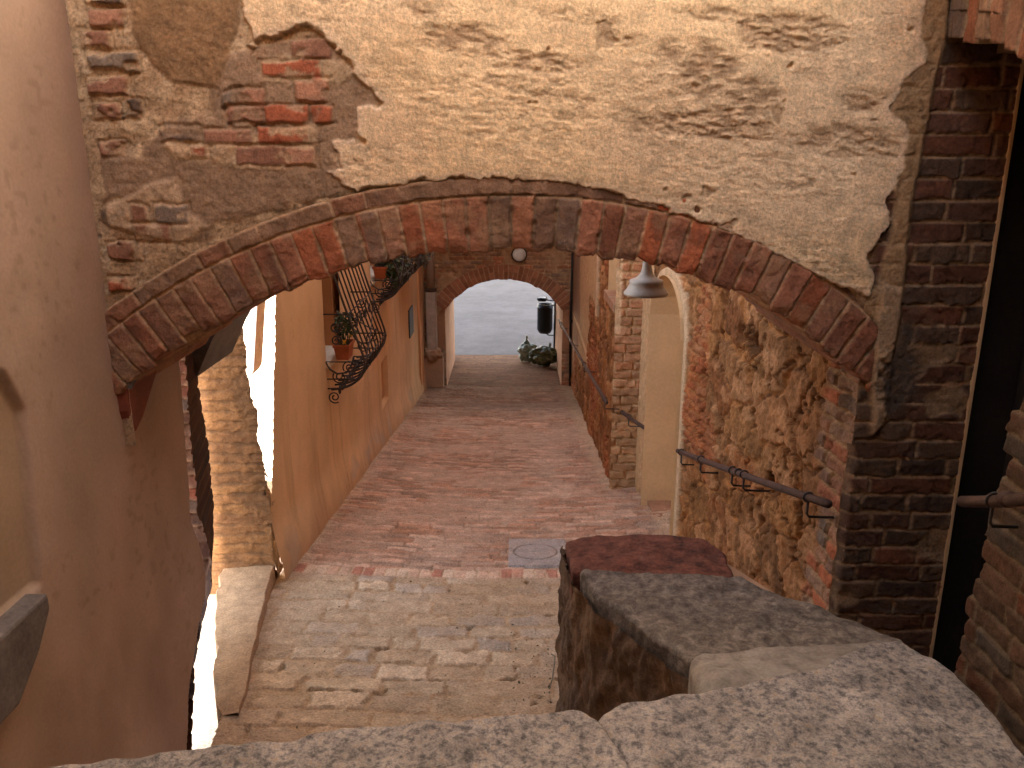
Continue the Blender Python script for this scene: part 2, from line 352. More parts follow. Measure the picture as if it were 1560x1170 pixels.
# voussoir ring and its soffit, one relief sheet wrapped round the arris
S0, S1 = -.735, .655
ns = int((S1 - S0) * 2.55 / .0055)
th = np.linspace(S0, S1, ns); tv = np.concatenate([np.linspace(.272, 0, 56), -np.linspace(0, .925, 70)[1:]])
TH, T = np.meshgrid(th, tv, indexing='ij')
sarc = TH * 2.5
NV = .081
q = sarc / NV + (fbm(sarc * 3, T * 0, 2, 71) - .5) * .25; cid = np.floor(q); fq = q - cid
du = np.minimum(fq, 1 - fq) * NV
h1 = hsh(cid, cid * 0, 72); h2 = hsh(cid, cid * 0, 73); h3 = hsh(cid, cid * 0, 74)
RT = .200
face = T >= 0
nA = fbm(sarc * 18, T * 18 + (T < 0) * 7, 4, 75); nB = fbm(sarc * 60, T * 60, 3, 76)
dr = np.minimum(np.maximum(T, -.2) + .2, RT - T)
e1 = np.minimum(du, RT - T) + (nA - .5) * .007 + (nB - .5) * .004 + (h3 - .5) * .003
b1 = ss(.003, .0065, e1) * (T < RT)
# outer stretcher course
q2 = sarc * 1.07 / .185; q2 = q2 + .3 * np.sin(q2 * 2.1); c2 = np.floor(q2); f2 = q2 - c2
e2 = np.minimum(np.minimum(f2, 1 - f2) * .17, np.minimum(T - RT - .002, .27 - T)) + (nA - .5) * .012 + (nB - .5) * .005
b2 = ss(.0015, .007, e2) * (T > RT)
# soffit courses behind the face
soff = np.where(T < 0, np.minimum(du, np.abs((T + 9) % .24 - .12) + .0) , 9)
red = ss(.02, .45, np.abs(sarc - .05))
base1 = pal(h1); base1 = mix(mix(base1, (.235, .13, .075), .75 * (1 - red) * (h2 < .8)), base1, .25)
redk = ((h2 > .80) | ((np.abs(sarc) > .55) & (h2 > .55)))
base1 = np.where(redk[..., None], A((.28, .118, .066)), base1)
bright = (((cid == np.floor(.565 / NV)) | (cid == np.floor(.66 / NV)))) 
base1 = np.where(bright[..., None], A((.37, .115, .05)), base1)
base1 = base1 * (.80 + .5 * h3 + .4 * (nA - .5))[..., None]
dirt = ss(.62, .72, fbm(sarc * 9 + 3, T * 9, 4, 77)); base1 = mix(base1, (.12, .075, .05), dirt * .4)
lime = ss(.54, .66, fbm(sarc * 11 + 31, T * 13, 4, 78)); base1 = mix(base1, (.36, .22, .12), lime * .38)
g1 = hsh(c2, c2 * 0, 79); base2 = pal(g1, A([(.25, .135, .08), (.22, .12, .07), (.29, .135, .075), (.27, .16, .095)])) * (.7 + .5 * nA)[..., None]
base2 = np.where((c2 == np.floor(.55 * 1.07 / .185 + .12))[..., None], A((.42, .11, .045)), base2)
mort = mix((.27, .165, .09), (.42, .275, .155), nA) * (.8 + .4 * nB)[..., None] * (.85 + .5 * red)[..., None]
mort = mix(mort, (.25, .16, .09), ss(.4, .0, np.abs(sarc)) * .6)
col = mix(mix(mort, base2, b2), base1, b1)
rel = b1 * (.006 + .012 * h2) + b2 * (.003 + .007 * g1) + (nA - .5) * .014 + (nB - .5) * .006
# ragged intrados: every brick ends at its own radius, joints are eaten back
jag = (h1 - .5) * .024 + .012 * (1 - ss(.0, .010, du)) * (h2 > .45) + (fbm(sarc * 30, T * 0, 4, 80) - .5) * .03
rin = RI + np.where(T < .12, jag * ss(.12, .0, np.maximum(T, 0)), 0)
tt = np.maximum(T, 0); dep = np.maximum(-T, 0)
arris = ss(.03, .0, np.abs(T)) * .006
Rr = rin + tt - np.where(face, 0, rel * .3) + arris * .5
Yy = YF - .012 + dep - np.where(face, rel, rel * np.exp(-dep / .02)) + arris
grid('brick_arch', V3(CX + Rr * np.sin(TH), Yy, CZ + Rr * np.cos(TH) - 1.0 * np.clip(TH - .30, 0, 1) ** 2), col, M['masonry'], bh, CX + Rr * np.sin(TH) < np.where(face, 1.445, 1.60))

# ================================================================== NEAR LEFT PLASTER HOUSE
lh = thing('plaster_house', (-1.6, 1.5, -2.4), 'smooth pinkish tan plaster house wall filling the left edge, with a recess and grey ledge', 'house')
Yl, Zl = mesh_uv(4.05 + .8, 4.6, .012); Yl = Yl - .8; Zl = Zl - 3.3
EZ = [-3.3, -2.75, -2.48, -2.31, -2.21, -2.07, -1.9, -1.75, -1.2, -.8, 1.3]; EY = [3.30, 3.46, 3.59, 3.74, 3.88, 3.92, 3.88, 3.82, 3.86, 3.88, 3.9]
edge = np.interp(Zl, EZ, EY)
edge = edge + (fbm(Zl * 7, Zl * 0, 4, 90) - .5) * .03
n1 = fbm(Yl * 2, Zl * 1.2, 4, 91); n2 = fbm(Yl * 9, Zl * 9, 4, 92); n4 = fbm(Yl * 5.0, Zl * .5, 4, 93)
colp = mix((.39, .285, .23), (.44, .325, .265), ss(.3, .7, n1)); colp = colp * (.93 + .14 * n4)[..., None]
colp = mix(colp, (.36, .27, .21), ss(.60, .78, fbm(Yl * 1.7 + 4, Zl * .9, 4, 94)) * .5)
scuff = ss(.70, .76, fbm(Yl * 6, Zl * 3.4 + 8, 4, 95)); colp = mix(colp, (.42, .31, .24), scuff * .35)
wear = ss(.06, .0, np.abs(edge - Yl) + (n2 - .5) * .05); colp = mix(colp, (.24, .13, .08), wear * .7)
ck = np.abs(fbm(Yl * 1.3 + 20, Zl * .8 + 3, 6, 301) - .5); crk = ss(.004, .0, ck) * ss(.60, .70, fbm(Yl * 1.1 + 8, Zl * .9, 3, 302)); colp = mix(colp, (.20, .13, .09), crk * .45)
damp = ss(-1.5, -2.8, Zl + (n1 - .5) * 1.2); colp = mix(colp, colp * A((.72, .66, .66)), damp)
pits = ss(.74, .77, vn(Yl * 34, Zl * 34, 303)) * ss(.6, .7, fbm(Yl * 3, Zl * 3, 3, 304)); colp = mix(colp, (.17, .11, .075), pits * .25)
stub = ss(.0, .012, (fbm(Yl * 60, Zl * 60, 2, 96) - .86))
niche = sdpoly(Yl, Zl, [(.6, -.62), (2.36, -.60), (2.50, -.66), (2.57, -.80), (2.50, -1.40), (.6, -1.40)])
nk = ss(.012, -.012, niche)
dx = (n1 - .5) * .022 + (n2 - .5) * .004 + (fbm(Yl * 3 + Zl * 4, Zl * 14 - Yl * 9, 3, 305) - .5) * .0018 - crk * .002 - nk * .03
colp = mix(colp, (.37, .27, .185), nk * .7)
grid('wall', V3(-1.6 + dx - .05 * ss(.05, .0, edge - Yl), Yl, Zl), colp, M['plaster'], lh, (Yl < edge + .004), flip=True)
MB().box(-1.92, -1.675, -5.5, 3.40, -3.9, 4.5).box(-1.92, -1.66, 3.40, 3.9, -.78, 4.5).build('wall_core', M['core'], lh)
# ragged brick end of the wall beside the opening
Zj, Xj = mesh_uv(2.5, .32, .008); Zj = Zj - 3.25; Xj = -1.92 + Xj
ej = np.interp(Zj, EZ, EY) + .012 + np.clip((-1.60 - Xj) / .10, 0, 1) * np.interp(Zj, [-2.7, -2.45, -2.2, -1.75, -1.2, -.8], [.0, .10, .25, .50, .42, .36])
d, r1, r2, _, _ = brick(Xj, Zj, .2, .075, 97, .3)
bmk = ss(.003, .012, d + (fbm(Xj * 30, Zj * 30, 3, 98) - .5) * .02)
colj = A((.22, .15, .12)) * mix(mix((.34, .22, .13), (.44, .3, .18), fbm(Xj * 20, Zj * 20, 3, 99)), pal(r1) * (.7 + .5 * r2)[..., None], bmk)
grid('brick_jamb', V3(Xj, ej + (fbm(Zj * 9, Xj * 9, 4, 100) - .5) * .07 + bmk * .02, Zj), colj, M['masonry'], lh)
lw = MB().prism([(3.2, -3.4), (3.40, -3.4), (3.46, -2.78), (3.58, -2.40), (3.72, -2.07), (3.72, -.5), (3.2, -.5)], 'x', -1.91, -1.67).build('wall_end', M['core'], lh)
lg = MB().prism([(1.5, -1.40), (2.45, -1.40), (2.45, -1.46), (2.36, -1.56), (2.22, -1.66), (1.5, -1.66)], 'x', -1.72, -1.545).build('ledge', M['ledge'], lh); bevel(lg, .012, 2)
# brick corbel poking out of the wall where the arch lands
cb = MB().prism([(3.19, -1.00), (3.19, -.90), (3.55, -.72), (3.60, -.78), (3.58, -.83), (3.30, -1.06), (3.22, -1.10)], 'x', -1.66, -1.555).build('corbel', M['frame'], lh); bevel(cb, .008, 2)
MB().prism([(3.19, -.905), (3.19, -.86), (3.60, -.64), (3.60, -.715)], 'x', -1.66, -1.535).build('slate_course', M['ledge'], lh)

# opening: threshold, far pillar, dark wedge for the soffit shade
th_ = thing('stone_threshold', (-1.7, 4.4, -2.7), 'low tan plastered sill along the left edge of the paving in the side opening', 'sill')
a, b = mesh_uv(1.0, 1.0, .012)
Ys = 3.36 + a * (5.05 - 3.36)
xr = -1.30 - .32 * a + (fbm(a * 9, a * 0, 3, 110) - .5) * .03
xl = -1.40 - .60 * a ** .9 + (fbm(a * 14, a * 0, 4, 111) - .5) * .07
Xs = xl + (xr - xl) * b
zs = -2.57 - .135 * .55 * (Ys - 3.5) + .02 * (fbm(Xs * 6, Ys * 6, 4, 112) - .5) - .02 * (1 - b) ** 2
ed = np.minimum(b, 1 - b); zs = zs - .25 * ss(.03, .0, ed) ** 2
zs = np.where((ed < 1e-6), -3.9, zs)
cs = mix((.30, .18, .095), (.36, .23, .13), fbm(Xs * 5, Ys * 5, 4, 113)); cs = mix(cs, (.34, .22, .14), ss(.05, .0, ed) * .8)
grid('sill_top', V3(Xs, Ys, zs), cs, M['masonry'], th_)

pj = thing('brick_pillar', (-1.8, 5.1, -2.7), 'ochre brick pillar at the far side of the left opening, glowing with reflected sun', 'pillar')
Xp, Zp = mesh_uv(.40, 2.9, .0065); Xp = Xp - 1.995; lf = -1.98 - .16 * ss(-2.3, -1.9, Zp); Zp = Zp - 2.9
edge = -1.615 + (fbm(Zp * 12, Zp * 0, 4, 121) - .5) * .05 - .07 * ss(-2.3, -1.0, Zp)
xx = lf + (Xp + 1.995) / .40 * (edge - lf)
zc = Zp + (fbm(Xp * 7, Zp * 7, 3, 122) - .5) * .035
d, r1, r2, du_, dv_ = brick(xx * 0 + Xp, zc, .3, .072, 123, .6)
n2 = fbm(Xp * 20, Zp * 26, 4, 124); n3 = fbm(Xp * 60, Zp * 60, 3, 125)
bk = ss(.002, .014, dv_ + (n2 - .5) * .026)
lost = ss(.50, .62, fbm(Xp * 5, Zp * 5, 3, 126)); bk = bk * (1 - .7 * lost)
cp = mix((.085, .039, .015), mix((.125, .056, .019), (.10, .043, .016), r1), bk) * (.75 + .5 * n2)[..., None]
rp = bk * .009 + (n2 - .5) * .018 + (n3 - .5) * .014
grid('jamb_face', V3(xx, 5.05 - rp, Zp), cp, M['masonry'], pj)
Yq, Zq = mesh_uv(.13, 2.9, .01); Zq = Zq - 2.9
eq = -1.62 + (fbm(Zq * 12, Zq * 0, 4, 121) - .5) * .05 - .07 * ss(-2.3, -1.0, Zq); Yq = Yq * (.12 + .88 * ss(-1.9, -2.4, Zq))
cq = A((.22, .15, .10)) * (.7 + .6 * fbm(Yq * 20, Zq * 20, 4, 127))[..., None]
grid('broken_side', V3(eq + (fbm(Yq * 24, Zq * 24, 4, 128) - .5) * .04, 5.045 + Yq, Zq), cq, M['masonry'], pj)
MB().box(-1.99, -1.73, 5.07, 5.10, -3.3, 0.0).build('pillar_core', M['core'], pj)
ln = thing('soffit_shade', (-1.8, 4.5, -.6), 'dark shade-filling soffit beam over the left side opening', 'soffit shade')
bp_ = [(q[0], q[2]) for q in (atY(u, v, 4.18) for u, v in [(285, 470), (352, 440), (347, 468), (322, 520), (300, 574), (293, 560), (290, 500)])]
MB().prism(bp_, 'y', 4.18, 4.75).build('wedge', M['ledge'], ln)  # dark wedge added where the arch underside lies in shade

# ================================================================== ORANGE HOUSE (left, beyond the opening)
oh = thing('orange_house', (-1.6, 9, -3.4), 'orange rendered house along the left of the alley with iron barred windows', 'house')
Yo, Zo = mesh_uv(14.9 - 4.9, 4.6, .022); Yo = Yo + 4.9; Zo = Zo - 4.2
edge = 5.03 + .58 * np.clip((Zo + 2.25) / 1.6, 0, 1.6) + (fbm(Zo * 4, Zo * 0, 3, 130) - .5) * .03
W1 = (6.88, 7.5, -1.72, -.1); W2 = (9.25, 10.5, -1.36, .2); W3 = (11.3, 12.6, -1.38, .2)
NI = (9.72, 10.2, -3.0, -2.46)
hole = np.zeros(Yo.shape, bool)
for (y0, y1, z0, z1) in (W1, W2, W3): hole |= (Yo > y0) & (Yo < y1) & (Zo > z0) & (Zo < z1)
n1 = fbm(Yo * .8, Zo * .9, 4, 131); n2 = fbm(Yo * 5, Zo * 4, 4, 132)
co = mix((.68, .435, .24), (.76, .50, .285), ss(.3, .7, n1)); co = mix(co, (.56, .35, .195), ss(.55, .75, fbm(Yo * 1.5, Zo * .6, 4, 133)) * .5)
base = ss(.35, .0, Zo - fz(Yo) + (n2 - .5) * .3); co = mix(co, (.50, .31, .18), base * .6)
lostp = ss(.60, .64, fbm(Yo * 3 + 2, Zo * 4 + (Yo * .5), 5, 135)) * ss(.45, .15, Zo - fz(Yo)); co = mix(co, A((.52, .39, .28)) * (.8 + .4 * n2)[..., None], lostp * .8)
crko = np.abs(fbm(Yo * 1.4 + 7, Zo * 1.1, 6, 136) - .5); co = mix(co, (.25, .14, .075), ss(.004, .0, crko) * ss(.52, .62, fbm(Yo * .9, Zo * .9 + 5, 3, 137)) * .45)
strk = ss(.60, .8, fbm(Yo * 14, Zo * .9, 3, 134)) * ss(.0, .5, -1.6 - Zo); co = mix(co, (.33, .18, .09), strk * .3)
nz = np.where((Yo > NI[0]) & (Yo < NI[1]) & (Zo > NI[2]) & (Zo < NI[3]), .10, 0)
bulge = .05 * ss(.5, .0, Zo - fz(Yo))
fk = np.where(Zo > fz(Yo) - .3, 1, 0)
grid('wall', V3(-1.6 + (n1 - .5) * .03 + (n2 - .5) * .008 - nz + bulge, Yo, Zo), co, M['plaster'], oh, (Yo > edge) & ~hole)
oc = MB()
oc.prism([(-1.66, 6.0), (-1.66, W1[0]), (-1.96, W1[0]), (-1.96, W3[1]), (-1.66, W3[1]), (-1.66, 14.75), (-3.4, 14.75), (-2.55, 9.3)], 'z', -4.5, 4.7)
def fill(y0, y1, z0, z1): oc.box(-1.955, -1.66, y0 + .002, y1 - .002, z0, z1)
fill(W1[0], W3[1], -4.5, W1[2] - .02); fill(W1[1], W2[0], W1[2] - .015, 4.7); fill(W2[1], W3[0], W1[2] - .015, 4.7)
for W_ in (W1, W2, W3):
    fill(W_[0], W_[1], W_[3], 4.7)
    if W_ is not W1: fill(W_[0], W_[1], W1[2] - .015, W_[2] - .02)
oc.build('wall_core', M['orange'], oh)
up = MB().box(-1.66, -1.59, 6.0, 14.75, .405, 4.7).build('upper_wall', M['orange'], oh)
def scroll(c, ax, r0, r1, turns, a0, sgn=1, n=34):
    """flat spiral in the plane spanned by ax and z (growing outward)"""
    out = []
    for i in range(n):
        t = i / (n - 1); r = r0 + (r1 - r0) * t; a = a0 + sgn * turns * 2 * PI * t
        out.append(Vector(c) + Vector(ax) * (r * math.cos(a)) + Vector((0, 0, r * math.sin(a))))
    return out
PROF = [(.04, 1.0), (.09, .82), (.14, .65), (.19, .48), (.24, .32), (.285, .18), (.32, .07), (.33, -.02), (.30, -.11), (.22, -.18), (.12, -.22), (.03, -.23)]
def prof(t):
    k = t * (len(PROF) - 1); i = min(int(k), len(PROF) - 2); f = k - i
    p0 = PROF[max(i - 1, 0)]; p1 = PROF[i]; p2 = PROF[i + 1]; p3 = PROF[min(i + 2, len(PROF) - 1)]
    return tuple(.5 * (2 * p1[j] + (p2[j] - p0[j]) * f + (2 * p0[j] - 5 * p1[j] + 4 * p2[j] - p3[j]) * f * f + (3 * p1[j] - p0[j] - 3 * p2[j] + p3[j]) * f ** 3) for j in (0, 1))
def window(y0, y1, z0, z1, nb, first):
    w = MB().box(-1.95, -1.90, y0 + .04, y0 + .10, z0 + .03, z1).box(-1.95, -1.90, y1 - .10, y1 - .04, z0 + .03, z1).box(-1.95, -1.90, y0 + .101, y1 - .101, z0 + .03, z0 + .09).box(-1.95, -1.90, (y0 + y1) / 2 - .03, (y0 + y1) / 2 + .03, z0 + .091, z1).build('window', M['frame'], oh)
    MB().box(-1.93, -1.92, y0 + .1, y1 - .1, z0 + .09, z1).build('pane', M['glass'], w)
    bevel(MB().box(-1.97, -1.57, y0 - .03, y1 + .03, z0 - .045, z0 + .015).build('sill', M['pale'], w), .008)
    if first: MB().box(-1.72, -1.615, y0 - .0, y0 + .02, z0 + .02, z1).build('frame', M['frame'], w)
    X0 = -1.6
    g = MB(); ya, yb = y0 - .02, max(y1, y0 + 1.15) + .02
    bars = [ya + (yb - ya) * i / (nb - 1) for i in range(nb)]
    for i, y in enumerate(bars):
        g.tube([(X0 + prof(k / 30)[0], y, z0 + prof(k / 30)[1]) for k in range(31)], .0088 if 0 < i < nb - 1 else .011, 6)
    gr = g.build('window_grille', M['iron'], oh, True)
    b = MB()
    for t in (.30, .60, .76, .93):
        o_, z_ = prof(t); b.tube([(X0 + .0, ya, z0 + z_), (X0 + o_ + .004, ya - .004, z0 + z_), (X0 + o_ + .004, yb + .004, z0 + z_), (X0, yb, z0 + z_)], .0065, 6)
    # slanted bands across the belly
    for (ta, tb) in ((.62, .95), (.95, .62), (.30, .60), (.58, .32)):
        b.tube([(X0 + prof(ta + (tb - ta) * k / 14)[0] + .012, ya + (yb - ya) * k / 14, z0 + prof(ta + (tb - ta) * k / 14)[1]) for k in range(15)], .0055, 5)
    b.build('crossbar', M['iron'], gr, True)
    class SC_:
        def tube(self, *a): MB().tube(*a).build('scroll', M['iron'], gr, True)
    s_ = SC_()
    for y in (ya - .005, yb + .005):
        for (cx, cz, r, sg, a0) in ((.10, .32, .055, 1, PI), (.10, .20, .05, -1, PI), (.20, -.03, .06, 1, 0), (.11, -.12, .06, -1, 0), (.055, -.30, .055, 1, PI / 2)):
            s_.tube(scroll((X0 + cx, y, z0 + cz), (1, 0, 0), .012, r, 1.6, a0, sg), .0065, 5)
        s_.tube([(X0 - .005, y, z0 + .02), (X0 + .03, y, z0 - .05), (X0 + .09, y, z0 - .09), (X0 + .17, y, z0 - .08), (X0 + .22, y, z0 - .01), (X0 + .24, y, z0 + .06)], .009, 6)
    k = 0; y = ya + .07
    while y < yb - .05:                                 # row of rings under the belly
        o_, z_ = prof(.93); s_.tube(scroll((X0 + .09, y, z0 - .245), (0, 1, 0), .010, .048, 1.5, k * PI, 1 if k % 2 else -1), .006, 5); y += .115; k += 1
    y = ya + .1
    while y < yb - .08:
        o_, z_ = prof(.38); s_.tube(scroll((X0 + o_ + .01, y, z0 + z_ + .05), (0, 1, 0), .012, .055, 1.5, 0, 1 if k % 2 else -1), .006, 5); y += .22; k += 1
window(*W1, 9, True); window(*W2, 9, False); window(*W3, 9, False)
MB().box(-1.598, -1.578, 12.45, 12.95, -2.72, -2.28).build('vent_slot', M['dark'], oh)
MB().box(-1.598, -1.565, 13.7, 14.1, -4.0, -.9).build('pilaster', M['orange'], oh)

def plant(loc, label, sx, sy, h, nl, fl, group, mtl='leaf', ls=.05, droop=0):
    t = thing('potted_plant', loc, label, 'potted plant', group); x, y, z = loc
    p = MB(); W, L_ = sx, sy
    for k, (r, zz) in enumerate(((.78, 0), (1.0, .16))): pass
    def ringr(f, zz): return [(x - W * f, y - L_ * f, zz), (x + W * f, y - L_ * f, zz), (x + W * f, y + L_ * f, zz), (x - W * f, y + L_ * f, zz)]
    V = ringr(.76, z) + ringr(.95, z + .115) + ringr(1.06, z + .115) + ringr(1.06, z + .142) + ringr(.93, z + .142) + ringr(.9, z + .115)
    Fc = [(3, 2, 1, 0)] + [(i * 4 + k, i * 4 + (k + 1) % 4, i * 4 + 4 + (k + 1) % 4, i * 4 + 4 + k) for i in range(5) for k in range(4)]
    p.add(V, Fc); bevel(p.build('pot', M['terracotta'], t), .004)
    MB().add(ringr(.91, z + .118), [(0, 1, 2, 3)]).build('soil', M['soil'], t)
    f = MB(); st = MB()
    for i in range(nl // 9):
        bx, by = x + random.uniform(-.7, .7) * W, y + random.uniform(-.8, .8) * L_
        tip = Vector((bx + random.gauss(.03, .05), by + random.gauss(0, .06), z + .13 + h * random.uniform(.25, 1)))
        if droop and random.random() < droop: tip = Vector((x + W + random.uniform(.02, .16), by + random.gauss(0, .08), z + random.uniform(-.12, .22)))
        mid = Vector((bx, by, z + .12)).lerp(tip, .55) + Vector((0, 0, .03))
        st.tube([(bx, by, z + .10), mid, tip], .004, 4)
        for k in range(9):
            q = mid.lerp(tip, random.random()) + Vector((random.gauss(0, .022), random.gauss(0, .03), random.gauss(0, .022)))
            f.leaf(q, ls * random.uniform(.6, 1.3))
    f.build('foliage', M[mtl], t); st.build('stems', M[mtl], t)
    if fl:
        for i in range(fl):
            g = MB()
            q = Vector((x + W * .4, y + random.uniform(-1, 1) * L_, z + .17))
            for k in range(7): g.leaf(q + Vector((random.gauss(0, .012),) * 3), .035)
            g.build('flower', M['flower'], t)
    return t
PG = 'potted plants behind the window bars'
plant((-1.49, 7.10, -1.725), 'terracotta pot with a leafy plant and yellow bloom in the nearer barred window', .07, .125, .30, 150, 2, PG)
plant((-1.50, 9.45, -1.345), 'orange pot with drooping greenery at the near end of the middle barred window', .08, .15, .25, 700, 0, PG, 'leaf', .05, .5)
plant((-1.50, 10.15, -1.345), 'dry grey green trailing plants filling the far half of the middle barred window', .08, .22, .32, 1300, 0, PG, 'dryleaf', .055, .7)
plant((-1.46, 11.95, -1.365), 'tangle of dry greenery bulging from the farthest barred window on the left', .10, .55, .40, 2600, 0, PG, 'dryleaf', .06, .8)

# ================================================================== FAR HOUSE WITH THE SMALL ARCH
YA = 14.8
fh = thing('passage_house', (0, YA, -4.2), 'brick house closing the alley, pierced by a small round arch to the street', 'house')
ACX, ACZ, AR = -.15, -3.42, 1.285
X, Z = mesh_uv(3.2, 3.6, .012); X = X - 1.75; Z = Z - 4.35
n2 = fbm(X * 9, Z * 9, 5, 150); n3 = fbm(X * 30, Z * 30, 3, 151)
d, r1, r2, _, _ = brick(X, Z, .26, .075, 152, .4); bk = ss(.002, .012, d + (n2 - .5) * .03)
lost = ss(.46, .62, fbm(X * 2.5, Z * 3, 4, 153)); bk = bk * (1 - .85 * lost)
cf = mix(mix((.48, .31, .17), (.38, .235, .125), n2), pal(r1) * (.8 + .4 * r2)[..., None], bk * .8)
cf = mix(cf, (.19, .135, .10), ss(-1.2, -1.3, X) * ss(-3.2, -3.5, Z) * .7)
inside = (np.hypot(X - ACX, Z - ACZ) < AR + .06) & (Z > ACZ) | ((np.abs(X - ACX) < 1.07) & (Z <= -2.72))
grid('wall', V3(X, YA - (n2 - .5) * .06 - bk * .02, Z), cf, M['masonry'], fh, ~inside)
sa = math.asin(1.065 / AR)
ths = np.linspace(-sa, sa, 260); tv = np.concatenate([np.linspace(.27, 0, 22), -np.linspace(0, 2.4, 14)[1:]])
TH, T = np.meshgrid(ths, tv, indexing='ij'); s_ = TH * (AR + .1)
q = s_ / .085; cid = np.floor(q); fq = q - cid; du = np.minimum(fq, 1 - fq) * .085
hh = hsh(cid, np.floor((T + 5) / .135), 160); h2 = hsh(cid, np.floor((T + 5) / .135), 161); nA = fbm(s_ * 14, T * 14, 3, 162)
bk = ss(.002, .010, np.minimum(du, np.abs((T + 5) % .135 - .0)) + (nA - .5) * .008)
cr = mix((.42, .27, .16), A((.30, .125, .065)) * (.7 + .6 * hh)[..., None], bk)
tt = np.maximum(T, 0); dep = np.maximum(-T, 0)
Rr = AR + tt + (h2 - .5) * .02 * (T < .05)
grid('brick_arch', V3(ACX + Rr * np.sin(TH), YA - .03 + dep - bk * .012 * (T > 0), ACZ + Rr * np.cos(TH)), cr, M['masonry'], fh)
arc = [(ACX + (AR + .02) * math.sin(t), ACZ + (AR + .02) * math.cos(t)) for t in np.linspace(-sa, sa, 30)]
MB().prism([(-3.4, 7.5), (3.4, 7.5), (3.4, -4.6), (ACX + 1.075, -4.6)] + arc[::-1] + [(ACX - 1.075, -4.6), (-3.4, -4.6)], 'y', YA + .05, YA + 2.4).build('passage_walls', mat('faded_orange_render', (.36, .18, .095), n1=30, a1=.12, n2=3, a2=.25, bump=.4), fh)
MB().box(-1.58, .96, 13.4, 14.7, -.25, .2).build('shade_ceiling', M['core'], fh)  # unseen slab added over the lane end to darken it
MB().box(-1.62, -1.26, YA - .30, YA - .06, -4.5, -3.55).build('buttress', M['core'], fh)

def lamp_round():
    c = atY(791, 388, YA - .1); t = thing('bulkhead_lamp', c, 'round white bulkhead lamp above the far arch', 'lamp')
    R_ = Matrix.Rotation(PI / 2, 4, 'X')
    MB().lathe([(0, 0), (.135, 0), (.14, .02), (.135, .035), (.12, .04)], (c[0], YA - .04, c[2]), 28, R_).build('rim', M['black'], t, True)
    MB().lathe([(.122, .03), (.118, .055), (.09, .085), (.05, .10), (0, .105)], (c[0], YA - .04, c[2]), 28, R_).build('glass_dome', M['dish'], t, True)
lamp_round()
dp = thing('drainpipe', (-1.5, YA - .2, -3.5), 'pale weathered drainpipe in the far left corner beside the small arch', 'drainpipe')
MB().tube([(-1.45, YA - .22, -.5), (-1.45, YA - .22, -2.30)], .075, 14).build('pipe', M['pipe'], dp, True)
bevel(MB().box(-1.54, -1.36, YA - .31, YA - .13, -3.40, -2.32).build('pipe_sleeve', M['pipe'], dp), .015)
MB().lathe([(.085, -.02), (.105, -.015), (.105, .02), (.085, .025)], (-1.45, YA - .22, -2.30), 18).build('collar', M['rust'], dp, True)
def lump(c, r, sc, seed, m, name, parent=None, sub=4, amp=.35, fr=2.2):
    bm = bmesh.new(); bmesh.ops.create_icosphere(bm, subdivisions=sub, radius=1)
    from mathutils import noise as mn
    for v in bm.verts:
        p = v.co.copy(); k = 1 + amp * mn.fractal(p * fr + Vector((seed, seed * 2, 0)), .8, 2.0, 4)
        v.co = Vector((p.x * sc[0], p.y * sc[1], p.z * sc[2])) * (r * k) + Vector(c)
    me = bpy.data.meshes.new(name); bm.to_mesh(me); bm.free(); me.shade_smooth(); return link(name, me, m, parent)
lump((-1.44, YA - .24, -3.47), .16, (1, .9, .9), 3, M['core'], 'mortar_collar', dp)
cd = thing('wall_conduit', (1.09, YA - .1, -3), 'thin dark cable conduit running down the far right corner', 'conduit')
MB().tube([(1.09, YA - .09, -.6), (1.065, YA - .09, -2.9), (1.08, YA - .09, -4.15)], .022, 8).build('conduit_pipe', M['black'], cd, True)
MB().box(1.05, 1.13, YA - .11, YA - .05, -2.92, -2.86).build('clip', M['black'], cd)

